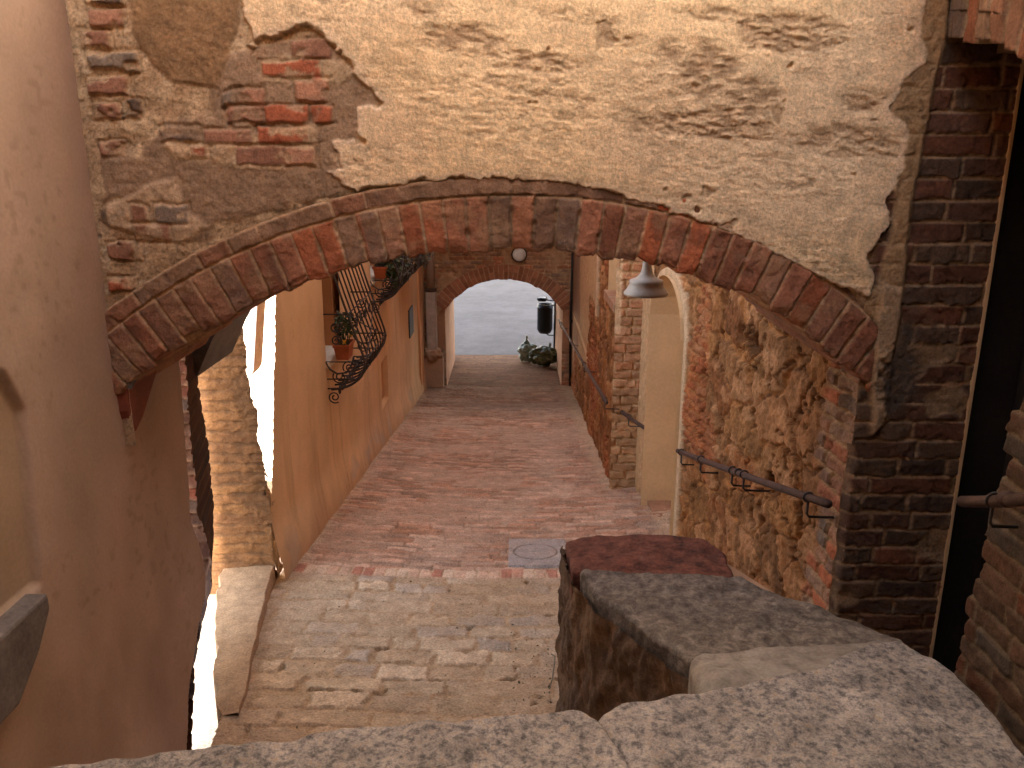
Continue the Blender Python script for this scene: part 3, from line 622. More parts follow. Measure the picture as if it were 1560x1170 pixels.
# ================================================================== RIGHT HOUSE: RUBBLE WALL, DOORWAY, BRICK CORNER, WINDOW
sh = thing('stone_house', (1.4, 8, -3.2), 'rubble stone house along the right of the alley with a tan arched doorway', 'house')
def xr_(y): return 1.43 - .055 * (y - 3.2)
DY0, DY1 = 5.88, 6.92
def door_top(y): return -1.30 + .40 * np.sqrt(np.clip(1 - ((y - (DY0 + DY1) / 2) / ((DY1 - DY0) / 2)) ** 2, 0, 1))
def rubble(Y, Z, s, red=.0, k=4.2):
    wy = (fbm(Y * 3, Z * 3, 3, s) - .5) * .25; wz = (fbm(Y * 3 + 9, Z * 3, 3, s + 1) - .5) * .16
    f1, f2, i1, i2 = voro((Y + wy) * k * .8, (Z + wz) * k * 1.25, s + 2)
    n2 = fbm(Y * 16, Z * 16, 5, s + 3); n3 = fbm(Y * 50, Z * 50, 4, s + 4); n0 = fbm(Y * 6, Z * 6, 4, s + 5)
    e = (f2 - f1) + (n2 - .5) * .18
    st = ss(.05, .13, e)
    d, r1, r2, _, _ = brick(Y + wy * .3, Z + wz * .5, .22, .07, s + 6, .4)
    bz = ss(.585, .65, fbm(Y * 1.6 + 3, Z * 1.2, 3, s + 7) + red + (.09 * ss(5.1, 5.7, Y) - .10 if s == 200 else 0))
    bk = ss(.003, .014, d + (n2 - .5) * .03)
    P = A([(.42, .28, .145), (.37, .235, .12), (.47, .32, .175), (.38, .22, .115), (.44, .30, .18), (.34, .235, .14)])
    stc = pal(i1, P) * (.50 + .45 * i2 + .5 * (n2 - .5))[..., None]
    sc_ = mix(A((.40, .255, .125)) * (.8 + .4 * n2)[..., None], stc, st); sc_ = mix(sc_, (.10, .055, .028), ss(.05, .0, np.abs(e - .075)) * ss(.42, .58, fbm(Y * 3 + 60, Z * 3, 3, s + 15)) * .8)
    br = mix((.40, .26, .14), pal(r1, A([(.34, .155, .09), (.30, .15, .09), (.40, .20, .11), (.34, .19, .12)])) * (.75 + .5 * n2)[..., None], bk)
    col = mix(sc_, br, bz)
    lime = ss(.56, .68, fbm(Y * 7 + 2, Z * 7 + 4, 5, s + 8)); col = mix(col, (.56, .42, .29), lime * .5)
    holes = ss(.66, .74, fbm(Y * 9 + 12, Z * 7, 4, s + 9)); col = mix(col, (.16, .09, .045), holes * .6)
    col = mix(col, (.06, .032, .016), ss(.09, -.03, e) * ss(.42, .60, fbm(Y * 4 + 30, Z * 3, 4, s + 11)) * (1 - bz) * .9)
    streak = fbm(Y * 26, Z * 5, 4, s + 12); col = col * (.72 + .56 * streak)[..., None]
    ck = np.abs(fbm(Y * 5 + 40, Z * 4, 5, s + 13) - .5); ckk = ss(.020, .004, ck) * ss(.45, .6, fbm(Y * 2 + 50, Z * 2, 3, s + 14)); rel_ck = ckk * .03; col = mix(col, (.05, .027, .014), ckk * .85)
    col = col * A((.92, .62, .40))
    rel = mix(st[..., None] * .030 * (.4 + .6 * i2[..., None]), bk[..., None] * .03, bz)[..., 0] + (n2 - .5) * .022 + (n3 - .5) * .022 + (n0 - .5) * .025 + (streak - .5) * .026 - holes * .04 - rel_ck
    return rel, col
Yr, Zr = mesh_uv(7.55 - 3.2, 2.9, .0085); Yr = Yr + 3.2; Zr = Zr - 3.35
rel, col = rubble(Yr, Zr, 200, 0, 2.9)
# brick toothing where the vault lands
n2 = fbm(Yr * 16, Zr * 16, 4, 221)
d, r1, r2, _, _ = brick(Yr, Zr, .22, .075, 222, .3); bk = ss(.003, .012, d + (n2 - .5) * .02)
tz = ss(.06, -.02, Yr - 3.50 - .12 * (hsh(np.floor(Zr / .15), Zr * 0, 223) - .5))
col = mix(col, mix((.42, .27, .14), pal(r1) * 1.1 * (.75 + .5 * n2)[..., None], bk), tz); rel = rel * (1 - tz * .6) + tz * bk * .02
# plaster beyond the door
pz = ss(7.0, 7.06, Yr + (n2 - .5) * .12); rel = rel * (1 - pz * .8); col = mix(col, mix((.56, .37, .19), (.62, .43, .24), n2), pz)
# smooth plaster margin round the doorway
dm = np.where(Zr > -1.30, np.hypot((Yr - 6.4) / .52, (Zr + 1.30) / .40) * .46 - .46, np.abs(Yr - 6.4) - .52)
fm = ss(.085, .065, dm + (n2 - .5) * .02); rel = rel * (1 - fm) + fm * .045; col = mix(col, mix((.54, .37, .215), (.61, .44, .27), n2), fm)
keep = ~(dm < -.004) 
grid('wall', V3(xr_(Yr) - rel + .02, Yr, Zr), col, M['masonry'], sh, keep, flip=True)
dr_ = MB()
xa = xr_(6.4)
pts = [(DY0, -3.4)] + [(y, float(door_top(y))) for y in np.linspace(DY0, DY1, 25)] + [(DY1, -3.4)]
V = []
n = len(pts)
for x in (xa - .05, xa + .42):
    V += [(x - .055 * (p[0] - 6.4), p[0], p[1]) for p in pts]
door = MB().add(V, [(i, i + 1, i + 1 + n, i + n) for i in range(n - 1)]).build('doorway', M['tanplaster'], sh)
MB().add([(xa + .40, p[0], p[1]) for p in pts], [tuple(range(n))]).build('door_panel', M['tanplaster'], door)
MB().box(xa - .02, xa + .40, DY0 - .02, DY1 + .02, -3.4, -3.02).build('threshold', M['tile'], door)
MB().box(1.56, 2.1, 4.13, DY0 - .001, -3.5, 4.7).box(1.50, 2.1, DY1 + .02, 7.56, -3.5, 4.7).box(1.50, 2.1, DY0 - .001, DY1 + .02, -.84, 4.7).box(1.75, 2.1, DY0, DY1, -3.5, -.85).build('wall_core', M['core'], sh)
MB().box(xr_(5) + .0, 1.6, 4.13, 7.53, -.46, 4.7).build('upper_wall', M['tanplaster'], sh)
# brick corner facing the camera
Xc, Zc = mesh_uv(.42, 3.2, .007); Xc = Xc + .96; Zc = Zc - 3.45
n2 = fbm(Xc * 16, Zc * 16, 4, 230); d, r1, r2, _, _ = brick(Xc, Zc, .24, .085, 231, .4); bk = ss(.003, .014, d + (n2 - .5) * .03)
cc = mix(mix((.46, .29, .15), (.55, .38, .21), n2), mix(A((.42, .25, .13)) * 1.0, pal(r1) * .6 + A((.22, .11, .055)), ss(-2.6, -1.7, Zc + (n2 - .5))) * (.75 + .5 * r2)[..., None], bk * .85)
strip = ss(1.02, 1.0, Xc) * ss(-1.65, -1.5, Zc); cc = mix(cc, (.64, .46, .28), strip); bk = bk * (1 - strip)
plr = ss(1.22, 1.25, Xc + (n2 - .5) * .06); cc = mix(cc, (.58, .40, .22), plr * .85)
grid('brick_corner', V3(Xc, 7.54 - bk * .025 - (n2 - .5) * .03, Zc), cc, M['masonry'], sh)
# far rubble stretch with its window and plastered end
Yf, Zf = mesh_uv(14.75 - 7.54, 4.2, .016); Yf = Yf + 7.54; Zf = Zf - 4.3
rel, col = rubble(Yf, Zf, 240, .04, 3.6)
n2 = fbm(Yf * 8, Zf * 8, 4, 260)
plas = np.maximum(ss(11.0, 11.1, Yf + (n2 - .5) * .2) * ss(-3.25, -3.1, Zf + (Yf - 13) * .12 + (n2 - .5) * .3), ss(9.45, 9.5, Yf) * ss(-1.85, -1.75, Zf))
pc = mix((.56, .37, .19), (.62, .43, .23), n2)
col = mix(col, pc, plas); rel = rel * (1 - plas * .85)
mould = ss(.03, .0, np.abs(Zf + 2.72)) * (Yf > 11.05); rel = rel + mould * .03
pil = (Yf > 9.42) & (Yf < 9.56) & (Zf > -1.8); rel = np.where(pil, .06, rel); col = np.where(pil[..., None], A((.64, .46, .28)), col)
wh = (Yf > 7.66) & (Yf < 8.45) & (Zf > -1.34)
wo = np.where(wh, .0, 0)
def xf_(y): return .985 + .017 * (y - 7.54)
grid('far_wall', V3(xf_(Yf) - rel + .02, Yf, Zf), col, M['masonry'], sh, ~wh, flip=True)
wn = MB().box(1.0, 1.40, 8.45, 8.50, -1.4, .5).box(1.38, 1.42, 7.6, 8.5, -1.4, .5).build('window_recess', M['tanplaster'], sh)
for i in range(7):
    y = 7.60 + i * .128
    o = MB().box(.955, 1.36, y, y + .118, -1.42, -1.335).build('sill_brick', M['tile' if i % 3 else 'core'], wn); bevel(o, .008)
MB().box(1.10, 2.1, 8.51, 14.8, -4.6, 4.7).box(1.10, 2.1, 7.60, 8.509, -4.6, -1.43).box(1.43, 2.1, 7.565, 8.509, -1.425, 4.7).build('far_core', M['core'], sh)
MB().box(.975, 1.42, 7.56, 14.75, -.095, 4.7).build('far_upper_wall', M['tanplaster'], sh)

# ================================================================== NEAR RIGHT BRICK HOUSE AND ITS DARK SIDE DOOR
nh = thing('brick_house', (1.75, 2.0, -2.4), 'dark brick house at the right edge with a black side doorway under a brick lintel', 'house')
Yn, Zn = mesh_uv(3.3, 3.3, .009); Yn = Yn - .45; Zn = Zn - 2.95
n2 = fbm(Yn * 14, Zn * 14, 4, 300); n3 = fbm(Yn * 45, Zn * 45, 3, 301)
d, r1, r2, _, _ = brick(Yn, Zn + (n2 - .5) * .012, .25, .083, 302, .35); bk = ss(.003, .012, d + (n2 - .5) * .022)
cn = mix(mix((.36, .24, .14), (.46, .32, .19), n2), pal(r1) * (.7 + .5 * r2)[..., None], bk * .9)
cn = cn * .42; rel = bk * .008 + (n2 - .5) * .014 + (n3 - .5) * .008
edge = 2.68 + .12 * np.clip((-.6 - Zn) / 1.2, 0, 1.2) + (hsh(np.floor(Zn / .083), Zn * 0, 303) - .5) * .05 + (n2 - .5) * .03
grid('wall', V3(1.715 - rel + .10 * ss(.05, .0, edge - Yn), Yn, Zn), cn, M['masonry'], nh, Yn < edge, flip=True)
MB().box(1.74, 2.6, -5.5, 2.60, -3.4, 6.5).box(2.25, 2.6, 2.60, 4.0, -3.4, 6.5).box(1.76, 2.245, 2.60, 3.23, .36, 6.5).build('wall_core', M['core'], nh)
# soldier course lintel
Yk, T = np.meshgrid(np.linspace(.2, 3.18, 420), np.concatenate([np.linspace(.55, 0, 60), -np.linspace(0, .6, 12)[1:]]), indexing='ij')
q = Yk / .088; cid = np.floor(q); fq = q - cid; du = np.minimum(fq, 1 - fq) * .088; h1 = hsh(cid, cid * 0, 310); h2 = hsh(cid, cid * 0, 311)
nA = fbm(Yk * 14, T * 9, 4, 312); nB = fbm(Yk * 60, T * 20, 3, 313)
bk = ss(.002, .012, du + (nA - .5) * .016); zb = .40 - .26 * np.clip(3.2 - Yk, 0, 9) ** 1.15 * .8
cl = mix((.50, .35, .21), pal(h1) * (.8 + .5 * h2 + .5 * (nA - .5))[..., None], bk)
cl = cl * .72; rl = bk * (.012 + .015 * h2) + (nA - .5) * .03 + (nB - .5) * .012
grid('brick_lintel', V3(1.585 - np.where(T >= 0, rl, 0) + np.maximum(-T, 0), Yk, zb + np.maximum(T, 0) + (h2 - .5) * .05 * (T < .1)), cl, M['masonry'], nh, flip=True)
MB().box(1.60, 2.2, -.45, 3.17, .92, 8.0).build('upper_wall', M['core'], nh)
MB().box(1.25, 1.595, -3.5, 3.17, 1.15, 3.0).build('shade_overhang', M['tanplaster'], nh)  # overhang added out of view to shade the pier
dd = MB().box(2.06, 2.10, 2.62, 3.22, -3.2, .34).box(1.87, 2.24, 3.25, 3.29, -3.2, .41).build('side_door', M['dark'], nh)
MB().box(2.035, 2.06, 2.85, 2.90, -3.2, .3).build('door_batten', M['black'], dd)
MB().box(1.855, 1.867, YF - .012, YF + .10, -3.1, .36).build('plaster_bead', M['tanplaster'], nh)

# ================================================================== GROUND
Xg, Yg = mesh_uv(3.45, 1.0, .0085)
def floor_sheet(y0, y1, resx, resy, name):
    X = np.linspace(-1.62, 1.6, int(3.22 / resx)); Y = np.linspace(y0, y1, int((y1 - y0) / resy)); X, Y = np.meshgrid(X, Y, indexing='ij')
    n1 = fbm(X * 3, Y * 3, 4, 400); n2 = fbm(X * 12, Y * 12, 4, 401); n3 = fbm(X * 45, Y * 45, 3, 402)
    bow = .10 * (1 - (X / 1.5) ** 2)
    yb = Y + bow * .9 + (n1 - .5) * .10 + .03 * X
    # bricks laid on edge in courses across the lane
    d, r1, r2, du, dv = brick(X, yb, .27, .064, 403, .5)
    blk = hsh(np.floor(X / .9 + vn(Y * 2, X * 0, 9)), np.floor(Y / 1.3), 404)
    e = np.minimum(du * .8, dv) + (n2 - .5) * .012 + (n3 - .5) * .006
    bk = ss(.000, .011, e)
    worn = ss(.44, .62, fbm(X * 2.3, Y * 1.6, 4, 405))
    P = A([(.36, .225, .165), (.33, .185, .125), (.40, .26, .195), (.29, .165, .115), (.35, .24, .185), (.25, .165, .125)])
    cb_ = pal(r1, P) * (.78 + .35 * r2 + .35 * (n2 - .5))[..., None] * (.93 + .14 * blk)[..., None]
    cm_ = mix((.30, .21, .155), (.20, .135, .10), n2)
    col = mix(cm_, cb_, bk * (1 - .35 * worn)); col = mix(col, (.45, .34, .275), worn * .28)
    rel = bk * (.006 + .018 * r2) * (1 - .4 * worn) + (n2 - .5) * .016 + (n1 - .5) * .02
    crack = ss(.72, .80, fbm(X * 5 + 3, Y * 11, 4, 406)) * (1 - bk); rel = rel - crack * .02; col = mix(col, (.13, .08, .06), crack * .6)
    edge_dirt = ss(.16, .0, np.minimum(X + 1.60, (np.where(Y > 7.5, .98, 1.30)) - X) + (n2 - .5) * .15); col = mix(col, (.40, .30, .21), edge_dirt * .7)
    # grey stain where the lane narrows; tone darkens towards the far arch
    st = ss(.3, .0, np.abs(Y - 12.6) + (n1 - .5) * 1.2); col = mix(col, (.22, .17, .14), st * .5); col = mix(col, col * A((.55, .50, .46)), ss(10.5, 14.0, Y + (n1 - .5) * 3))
    # soldier course
    ys = Y + bow * .25 + (n1 - .5) * .10
    sd = ss(.006, -.006, np.abs(ys - 5.31) - .075); q = X / .082; c = np.floor(q); f = q - c; h = hsh(c, c * 0, 407)
    k = ss(.001, .008, np.minimum(f, 1 - f) * .082 + (n2 - .5) * .014)
    col = mix(col, mix((.40, .30, .21), pal(h, A([(.40, .27, .2), (.36, .20, .145), (.44, .33, .25), (.30, .14, .10)])) * (.8 + .4 * n2)[..., None], k), sd); rel = rel * (1 - sd) + sd * (k * .012 + (n2 - .5) * .01)
    # foreground stone paving
    near = ss(5.26, 5.19, ys + (n2 - .5) * .05)
    ww = (fbm(X * 5, Y * 5, 3, 408) - .5) * .05
    d, r1, r2, du, dv = brick(X + ww, Y + ww + .04 * vn(X * 2.2, Y * 0, 409), .34, .165, 410, .75)
    e = d + (n2 - .5) * .05 + (n3 - .5) * .014 - .012 * ss(.55, .7, fbm(X * 6 + 3, Y * 6, 3, 415))
    k = ss(.002, .018, e); kk = ss(.0, .022, e)
    P2 = A([(.44, .34, .24), (.48, .37, .265), (.41, .31, .22), (.45, .36, .275), (.50, .39, .285), (.43, .32, .22), (.40, .325, .26)])
    cs_ = pal(r1, P2) * (.82 + .3 * r2 + .3 * (n2 - .5))[..., None]
    cs_ = np.where((r2 > .996)[..., None], A((.62, .42, .18)), cs_)
    dust = ss(.36, .62, fbm(X * 2.0 + 7, Y * 2.0, 4, 411))
    cmn = mix((.40, .29, .19), (.34, .235, .145), n2)
    cst = mix(cmn, cs_, k * (1 - .55 * dust)); rst = kk * (.005 + .009 * r2) * (1 - .55 * dust) + (n2 - .5) * .014 + (n3 - .5) * .006 + (n1 - .5) * .016
    gap = ss(.70, .78, fbm(X * 8, Y * 8, 4, 412)) * (1 - k); rst = rst - gap * .02; cst = mix(cst, (.18, .115, .07), gap * .5)
    col = mix(col, cst, near); rel = rel * (1 - near) + rst * near
    # reddish light-brown dust blown over everything
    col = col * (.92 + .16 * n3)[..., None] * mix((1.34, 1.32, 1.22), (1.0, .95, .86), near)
    z = fz(Y) + rel - .04 * (1 - (X / 1.5) ** 2) + .02
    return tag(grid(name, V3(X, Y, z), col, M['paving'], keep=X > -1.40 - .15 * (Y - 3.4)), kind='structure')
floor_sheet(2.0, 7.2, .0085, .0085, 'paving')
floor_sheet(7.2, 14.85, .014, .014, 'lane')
X, Y = mesh_uv(3.2, 3.1, .03); X = X - 1.6; Y = Y + 14.85
n2 = fbm(X * 4, Y * 9, 4, 420); d, r1, r2, _, _ = brick(X, Y, .3, .09, 421, .4); k = ss(.0, .02, d)
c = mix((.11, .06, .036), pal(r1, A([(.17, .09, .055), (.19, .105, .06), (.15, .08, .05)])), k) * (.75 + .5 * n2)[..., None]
zt = fz(14.85) + (Y - 14.85) * -.012 ; tag(grid('passage_floor', V3(X, Y, zt + (n2 - .5) * .012 - .03), c, M['paving']), kind='structure')
tag(raw('road', [(-60, 17.6, -4.215), (60, 17.6, -4.215), (60, 120, -3.6), (-60, 120, -3.6)], [(0, 1, 2, 3)], M['asphalt']), kind='structure')
tag(raw('landing', [(-1.6, -6, -2.42), (1.75, -6, -2.42), (1.75, 2.05, -2.42), (-1.6, 2.05, -2.42)], [(0, 1, 2, 3)], M['ledge']), kind='structure')
tag(raw('ground', [(-60, -40, -4.9), (60, -40, -4.9), (60, 120, -4.9), (-60, 120, -4.9)], [(0, 1, 2, 3)], M['core']), kind='structure')
X, Y = mesh_uv(6.0, 9.2, .06); X = X - 8.0; Y = Y - .2
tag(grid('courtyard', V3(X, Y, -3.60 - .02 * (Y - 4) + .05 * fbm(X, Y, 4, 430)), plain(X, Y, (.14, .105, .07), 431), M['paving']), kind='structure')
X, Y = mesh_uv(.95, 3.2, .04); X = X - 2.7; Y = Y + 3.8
tag(grid('sun_tint_strip', V3(X, Y, -3.50 + .02 * fbm(X * 4, Y * 4, 3, 433)), plain(X, Y, (.50, .42, .33), 432), M['paving']), kind='structure')  # ground coloured paler here to read as brighter sunlight

mh = thing('manhole_cover', (.2, 5.5, fz(5.5)), 'grey concrete slab with a round manhole lid set in the brick lane', 'manhole cover')
a, b = mesh_uv(.46, .60, .007); X = a - .0; Y = b + 5.40; X = X - .03
r = np.hypot((X - .18), (Y - 5.70)); n2 = fbm(X * 14, Y * 14, 4, 440)
rel = -.010 * ss(.010, .003, np.abs(r - .165)) + (n2 - .5) * .008 - .008 * ss(.006, .002, np.abs(X - .38)) - .010 * ss(.02, .008, np.abs(Y - 5.71) + np.abs(X - .18) * .25 + (n2 - .5) * .02)
c = mix((.31, .265, .24), (.38, .325, .29), n2); c = mix(c, (.15, .11, .09), ss(.010, .003, np.abs(r - .165)) * ss(.2, .5, n2 + .1)); c = mix(c, (.42, .34, .27), ss(.5, .7, fbm(X * 6, Y * 6, 4, 441)) * .5)
ed = np.minimum(np.minimum(a, .46 - a), np.minimum(b, .60 - b)); rel = np.where(ed < 1e-6, -.05, rel)
grid('slab', V3(X, Y, fz(Y) + .012 + rel), c, M['paving'], mh)

# ================================================================== PARAPETS
def slab(name, outline, z0, z1, m, parent, seed, bev=.03, amp=.012, rings=46, ns=200, fr=9, wob=.012, ztop=None):
    """weathered stone: star-shaped outline, rounded arris, uneven top"""
    O = A(outline); c = O.mean(0); n = len(O)
    seg = np.linalg.norm(np.roll(O, -1, 0) - O, axis=1); cum = np.concatenate([[0], np.cumsum(seg)])
    s = np.linspace(0, cum[-1], ns, endpoint=False); i = np.clip(np.searchsorted(cum, s, 'right') - 1, 0, n - 1); f = ((s - cum[i]) / seg[i])[:, None]
    P = O[i] * (1 - f) + np.roll(O, -1, 0)[i] * f
    for _ in range(3): P = (np.roll(P, 1, 0) + P * 2 + np.roll(P, -1, 0)) / 4
    R = np.linalg.norm(P - c, axis=1); D = (P - c) / R[:, None]
    prof_ = [(0, z0), (0, z0 * .5 + z1 * .5 - bev * .5)] + [(bev * (1 - math.cos(t)), z1 - bev + bev * math.sin(t)) for t in np.linspace(0, PI / 2, 6)]
    V = []
    def pt(inset, z):
        Rk = np.maximum(R - inset, 0); X = c[0] + D[:, 0] * Rk; Y = c[1] + D[:, 1] * Rk
        w = (fbm(X * fr + z * 7, Y * fr + z * 5, 4, seed) - .5)
        X = X + D[:, 0] * w * wob * 2; Y = Y + D[:, 1] * w * wob * 2
        zz = z + (fbm(X * fr, Y * fr, 4, seed + 5) - .5) * amp * 2 * (1 if z > z0 else 0)
        if ztop is not None and z > z0: zz = zz + ztop(X, Y)
        return np.stack([X, Y, zz], 1)
    for ins, z in prof_: V.append(pt(ins, z))
    for k in range(1, rings):
        t = k / rings; V.append(pt(bev + (R - bev) * t, z1))
    V = A(V); nr = len(V); V = V.reshape(-1, 3)
    F = [(a * ns + k, a * ns + (k + 1) % ns, (a + 1) * ns + (k + 1) % ns, (a + 1) * ns + k) for a in range(nr - 1) for k in range(ns)]
    F.append(tuple((nr - 1) * ns + k for k in range(ns)))
    return raw(name, V, F, m, parent, True)
fp = thing('front_parapet', (0, 1.7, -2.4), 'low wall in the foreground capped with speckled grey granite coping blocks', 'parapet')
slab('coping_stone', [(-1.58, 1.2), (-.6, 1.2), (.30, 1.2), (.30, 1.75), (.25, 1.93), (.20, 1.985), (.10, 1.975), (-.15, 1.945), (-.45, 1.92), (-.62, 1.86), (-.9, 1.82), (-1.25, 1.75), (-1.58, 1.68)], -1.72, -1.5, M['granite'], fp, 500, .022, .014, fr=13, wob=.016, rings=60, ns=300)
def zr(X, Y): return .05 * ss(.25, 1.1, X) - .06 * ss(2.0, 2.4, Y)
slab('coping_stone', [(.33, 1.2), (.8, 1.15), (1.26, 1.2), (1.33, 1.6), (1.37, 1.95), (1.36, 2.22), (1.27, 2.36), (1.12, 2.30), (.95, 2.18), (.66, 2.10), (.42, 2.055), (.30, 2.035), (.235, 1.97), (.29, 1.8)], -1.72, -1.51, M['granite'], fp, 520, .028, .015, fr=12, wob=.016, rings=60, ns=300, ztop=lambda X, Y: .02 * ss(.3, 1.0, X) - .03 * ss(1.0, 1.4, X))
MB().box(-1.6, 1.20, 1.3, 1.85, -2.9, -1.70).build('wall_body', M['core'], fp)
spp = thing('side_parapet', (.8, 2.8, -2.5), 'stub wall stepping away from the foreground corner, grey stone top and red brick end', 'parapet')
slab('brick_cap', [(.245, 3.06), (.24, 3.36), (.40, 3.42), (.70, 3.43), (.86, 3.37), (.93, 3.24), (.90, 3.0), (.60, 3.02)], -1.80, -1.655, mat('worn_red_brick', n1=60, a1=.25, n2=9, a2=.3, bump=.8, bdist=.008, bscale=60, speck=([(.32, (.03, .017, .014)), (.46, (.12, .045, .03)), (.6, (.19, .07, .045)), (.74, (.25, .14, .10))], 14)), spp, 540, .02, .014)
slab('stone_top', [(.27, 3.045), (.60, 3.02), (.92, 3.0), (1.10, 2.82), (1.28, 2.65), (1.38, 2.52), (1.30, 2.46), (.75, 2.42), (.60, 2.40), (.44, 2.66), (.33, 2.85)], -1.80, -1.635, M['greystone'], spp, 560, .02, .018, fr=13, wob=.018, ns=300)
slab('mortar_bed', [(.60, 2.41), (.9, 2.46), (1.3, 2.50), (1.36, 2.2), (1.25, 2.05), (.9, 1.98), (.55, 2.0), (.56, 2.2)], -1.80, -1.55, M['mortar'], spp, 580, .06, .022, ztop=lambda X, Y: -.045 * ss(2.2, 2.48, Y))
a, b = mesh_uv(1.75, 1.0, .010); path = A([(.22, 3.37), (.245, 3.05), (.32, 2.82), (.43, 2.63), (.62, 2.34), (.585, 2.1), (.585, 1.9)])
sg = np.concatenate([[0], np.cumsum(np.linalg.norm(np.diff(path, axis=0), axis=1))]); aa = a / 1.75 * sg[-1]
Xb = np.interp(aa, sg, path[:, 0]); Yb_ = np.interp(aa, sg, path[:, 1]); Zb = -2.75 + b * 1.06
n2 = fbm(aa * 14, Zb * 9, 4, 600); n3 = fbm(aa * 40, Zb * 16, 3, 601)
c = mix((.15, .09, .055), (.10, .065, .042), n2); c = mix(c, (.20, .12, .06), ss(.55, .72, fbm(aa * 5, Zb * 4, 4, 602)) * .6); c = mix(c, (.08, .055, .04), ss(.60, .75, fbm(aa * 22, Zb * 7, 4, 603)) * .6)
grid('wall_face', V3(Xb - (n2 - .5) * .05 - (n3 - .5) * .02, Yb_ - (n2 - .5) * .02, Zb), c, M['masonry'], spp)
MB().prism([(.275, 3.35), (.86, 3.36), (1.2, 2.7), (1.3, 2.45), (1.25, 2.0), (.62, 2.0), (.66, 2.36), (.33, 2.95)], 'z', -3.0, -1.70).build('wall_body', M['core'], spp)
a, b = mesh_uv(.62, 1.0, .012); c = A((.30, .15, .1)) * (.7 + .6 * fbm(a * 12, b * 12, 4, 605))[..., None]
grid('end_face', V3(.24 + a, 3.375 + (fbm(a * 9, b * 9, 4, 606) - .5) * .02, -2.75 + b * 1.06), c, M['masonry'], spp)

# ================================================================== FIXTURES
def rail(label, p0, p1, br, out, r=.02, joint=None):
    t = thing('handrail', p0, label, 'handrail', 'iron handrails on the right walls')
    P0, P1 = Vector(p0), Vector(p1)
    pts = [P0.lerp(P1, k / 8) + Vector((0, 0, -.006 * math.sin(PI * k / 8))) for k in range(9)]
    MB().tube(pts, r, 12).build('rail', M['rust'], t, True)
    for k in br:
        p = P0.lerp(P1, k); b = MB()
        ring = [p + Vector((math.cos(x) * (r + .004), 0, math.sin(x) * (r + .004))) for x in np.linspace(0, 2 * PI, 13)]
        b.tube(ring, .005, 5)
        b.tube([p + Vector((0, 0, -r)), p + Vector((0, 0, -r - .06)), p + Vector((.01, 0, -r - .075)), p + Vector((out, 0, -r - .08))], .006, 6)
        b.build('bracket', M['iron'], t, True)
    if joint is not None:
        p = P0.lerp(P1, joint); d = (P1 - P0).normalized(); MB().tube([p - d * .012, p + d * .012], r * 1.35, 12).build('joint_ring', M['rust'], t, True)
    return t
e1 = atX(1262, 768, 1.30); e0 = atX(1033, 687, 1.20)
rail('rusty iron handrail crossing the rubble wall right of the tan doorway', e1, e0, (.08, .42, .5, .76, .96), .16, .018, .46)
rail('thick handrail stub on the dark brick wall at the right edge', atX(1600, 757, 1.60), atX(1466, 764, 1.62), (.6,), .14, .021, .45)
rail('short handrail between the brick corner and the tan doorway', atY(993, 659, 6.95), atY(947, 627, 7.42), (.75, .1), .12, .018)
e1 = atX(924, 613, .86); e0 = atX(851, 487, .86)
rail('long thin handrail descending to the far arch on the right', e1, e0, (.02, .3, .62, .92), .14, .018)

pl_ = thing('pendant_lamp', (.66, 4.25, -.6), 'off white metal pendant lamp hanging below the right of the big arch', 'lamp')
pc = atY(984, 446, 4.25); s = 4.25 / F_PX * 1.06
MB().lathe([(.001, .228), (.012, .228), (.016, .20), (.021, .18), (.025, .13), (.034, .098), (.055, .078), (.085, .066), (.088, .055), (.086, .046), (.100, .022), (.113, .004), (.116, -.006), (.112, -.012), (.104, .0), (.09, .03), (.075, .05), (.02, .08), (.001, .085)], (pc[0], pc[1], pc[2]), 40).build('lamp_shade', M['enamel'], pl_, True)
MB().lathe([(.001, -.004), (.02, .0), (.026, .02), (.02, .05), (.012, .075)], (pc[0], pc[1], pc[2] + .01), 18).build('bulb', M['dish'], pl_, True)
MB().tube([(pc[0], pc[1], pc[2] + .2), (pc[0] + .004, pc[1], pc[2] + .235), (pc[0] + .03, pc[1] - .06, pc[2] + .30), (pc[0] + .04, pc[1] - .22, pc[2] + .36), (pc[0] + .04, 3.88, pc[2] + .38)], .008, 8).build('lamp_arm', M['iron'], pl_, True)

bn = thing('litter_bin', (1.0, 17.5, -4.2), 'black metal litter bin on a post with a round ashtray lid, beyond the far arch', 'litter bin')
YBN = 17.3
bx = atY(830, 500, YBN); px_ = atY(847, 500, YBN)
top = atY(830, 463, YBN)[2]; bot = atY(830, 508, YBN)[2]; r = .165
MB().tube([(px_[0], YBN + .05, -4.22), (px_[0], YBN + .05, top + .16)], .05, 10).build('post', M['black'], bn, True)
MB().lathe([(.02, bot), (r * .72, bot + .015), (r, bot + .09), (r, top - .09), (r * 1.04, top - .085), (r * 1.04, top - .065), (r, top - .06), (r * .97, top), (r * .90, top), (r * .9, top - .1), (r * .85, bot + .1), (.01, bot + .05)], (bx[0], YBN, 0), 28).build('basket', M['black'], bn, True)
lz = atY(825, 457, YBN)[2] + .03
lx = atY(826, 457, YBN)[0]
MB().lathe([(.01, lz - .06), (.09, lz - .05), (.115, lz - .02), (.12, lz + .01), (.11, lz + .02)], (lx, YBN, 0), 24).build('ashtray', M['black'], bn, True)
lump((lx, YBN, lz + .012), .095, (1, 1, .22), 6, M['lid'], 'ash', bn, 3)
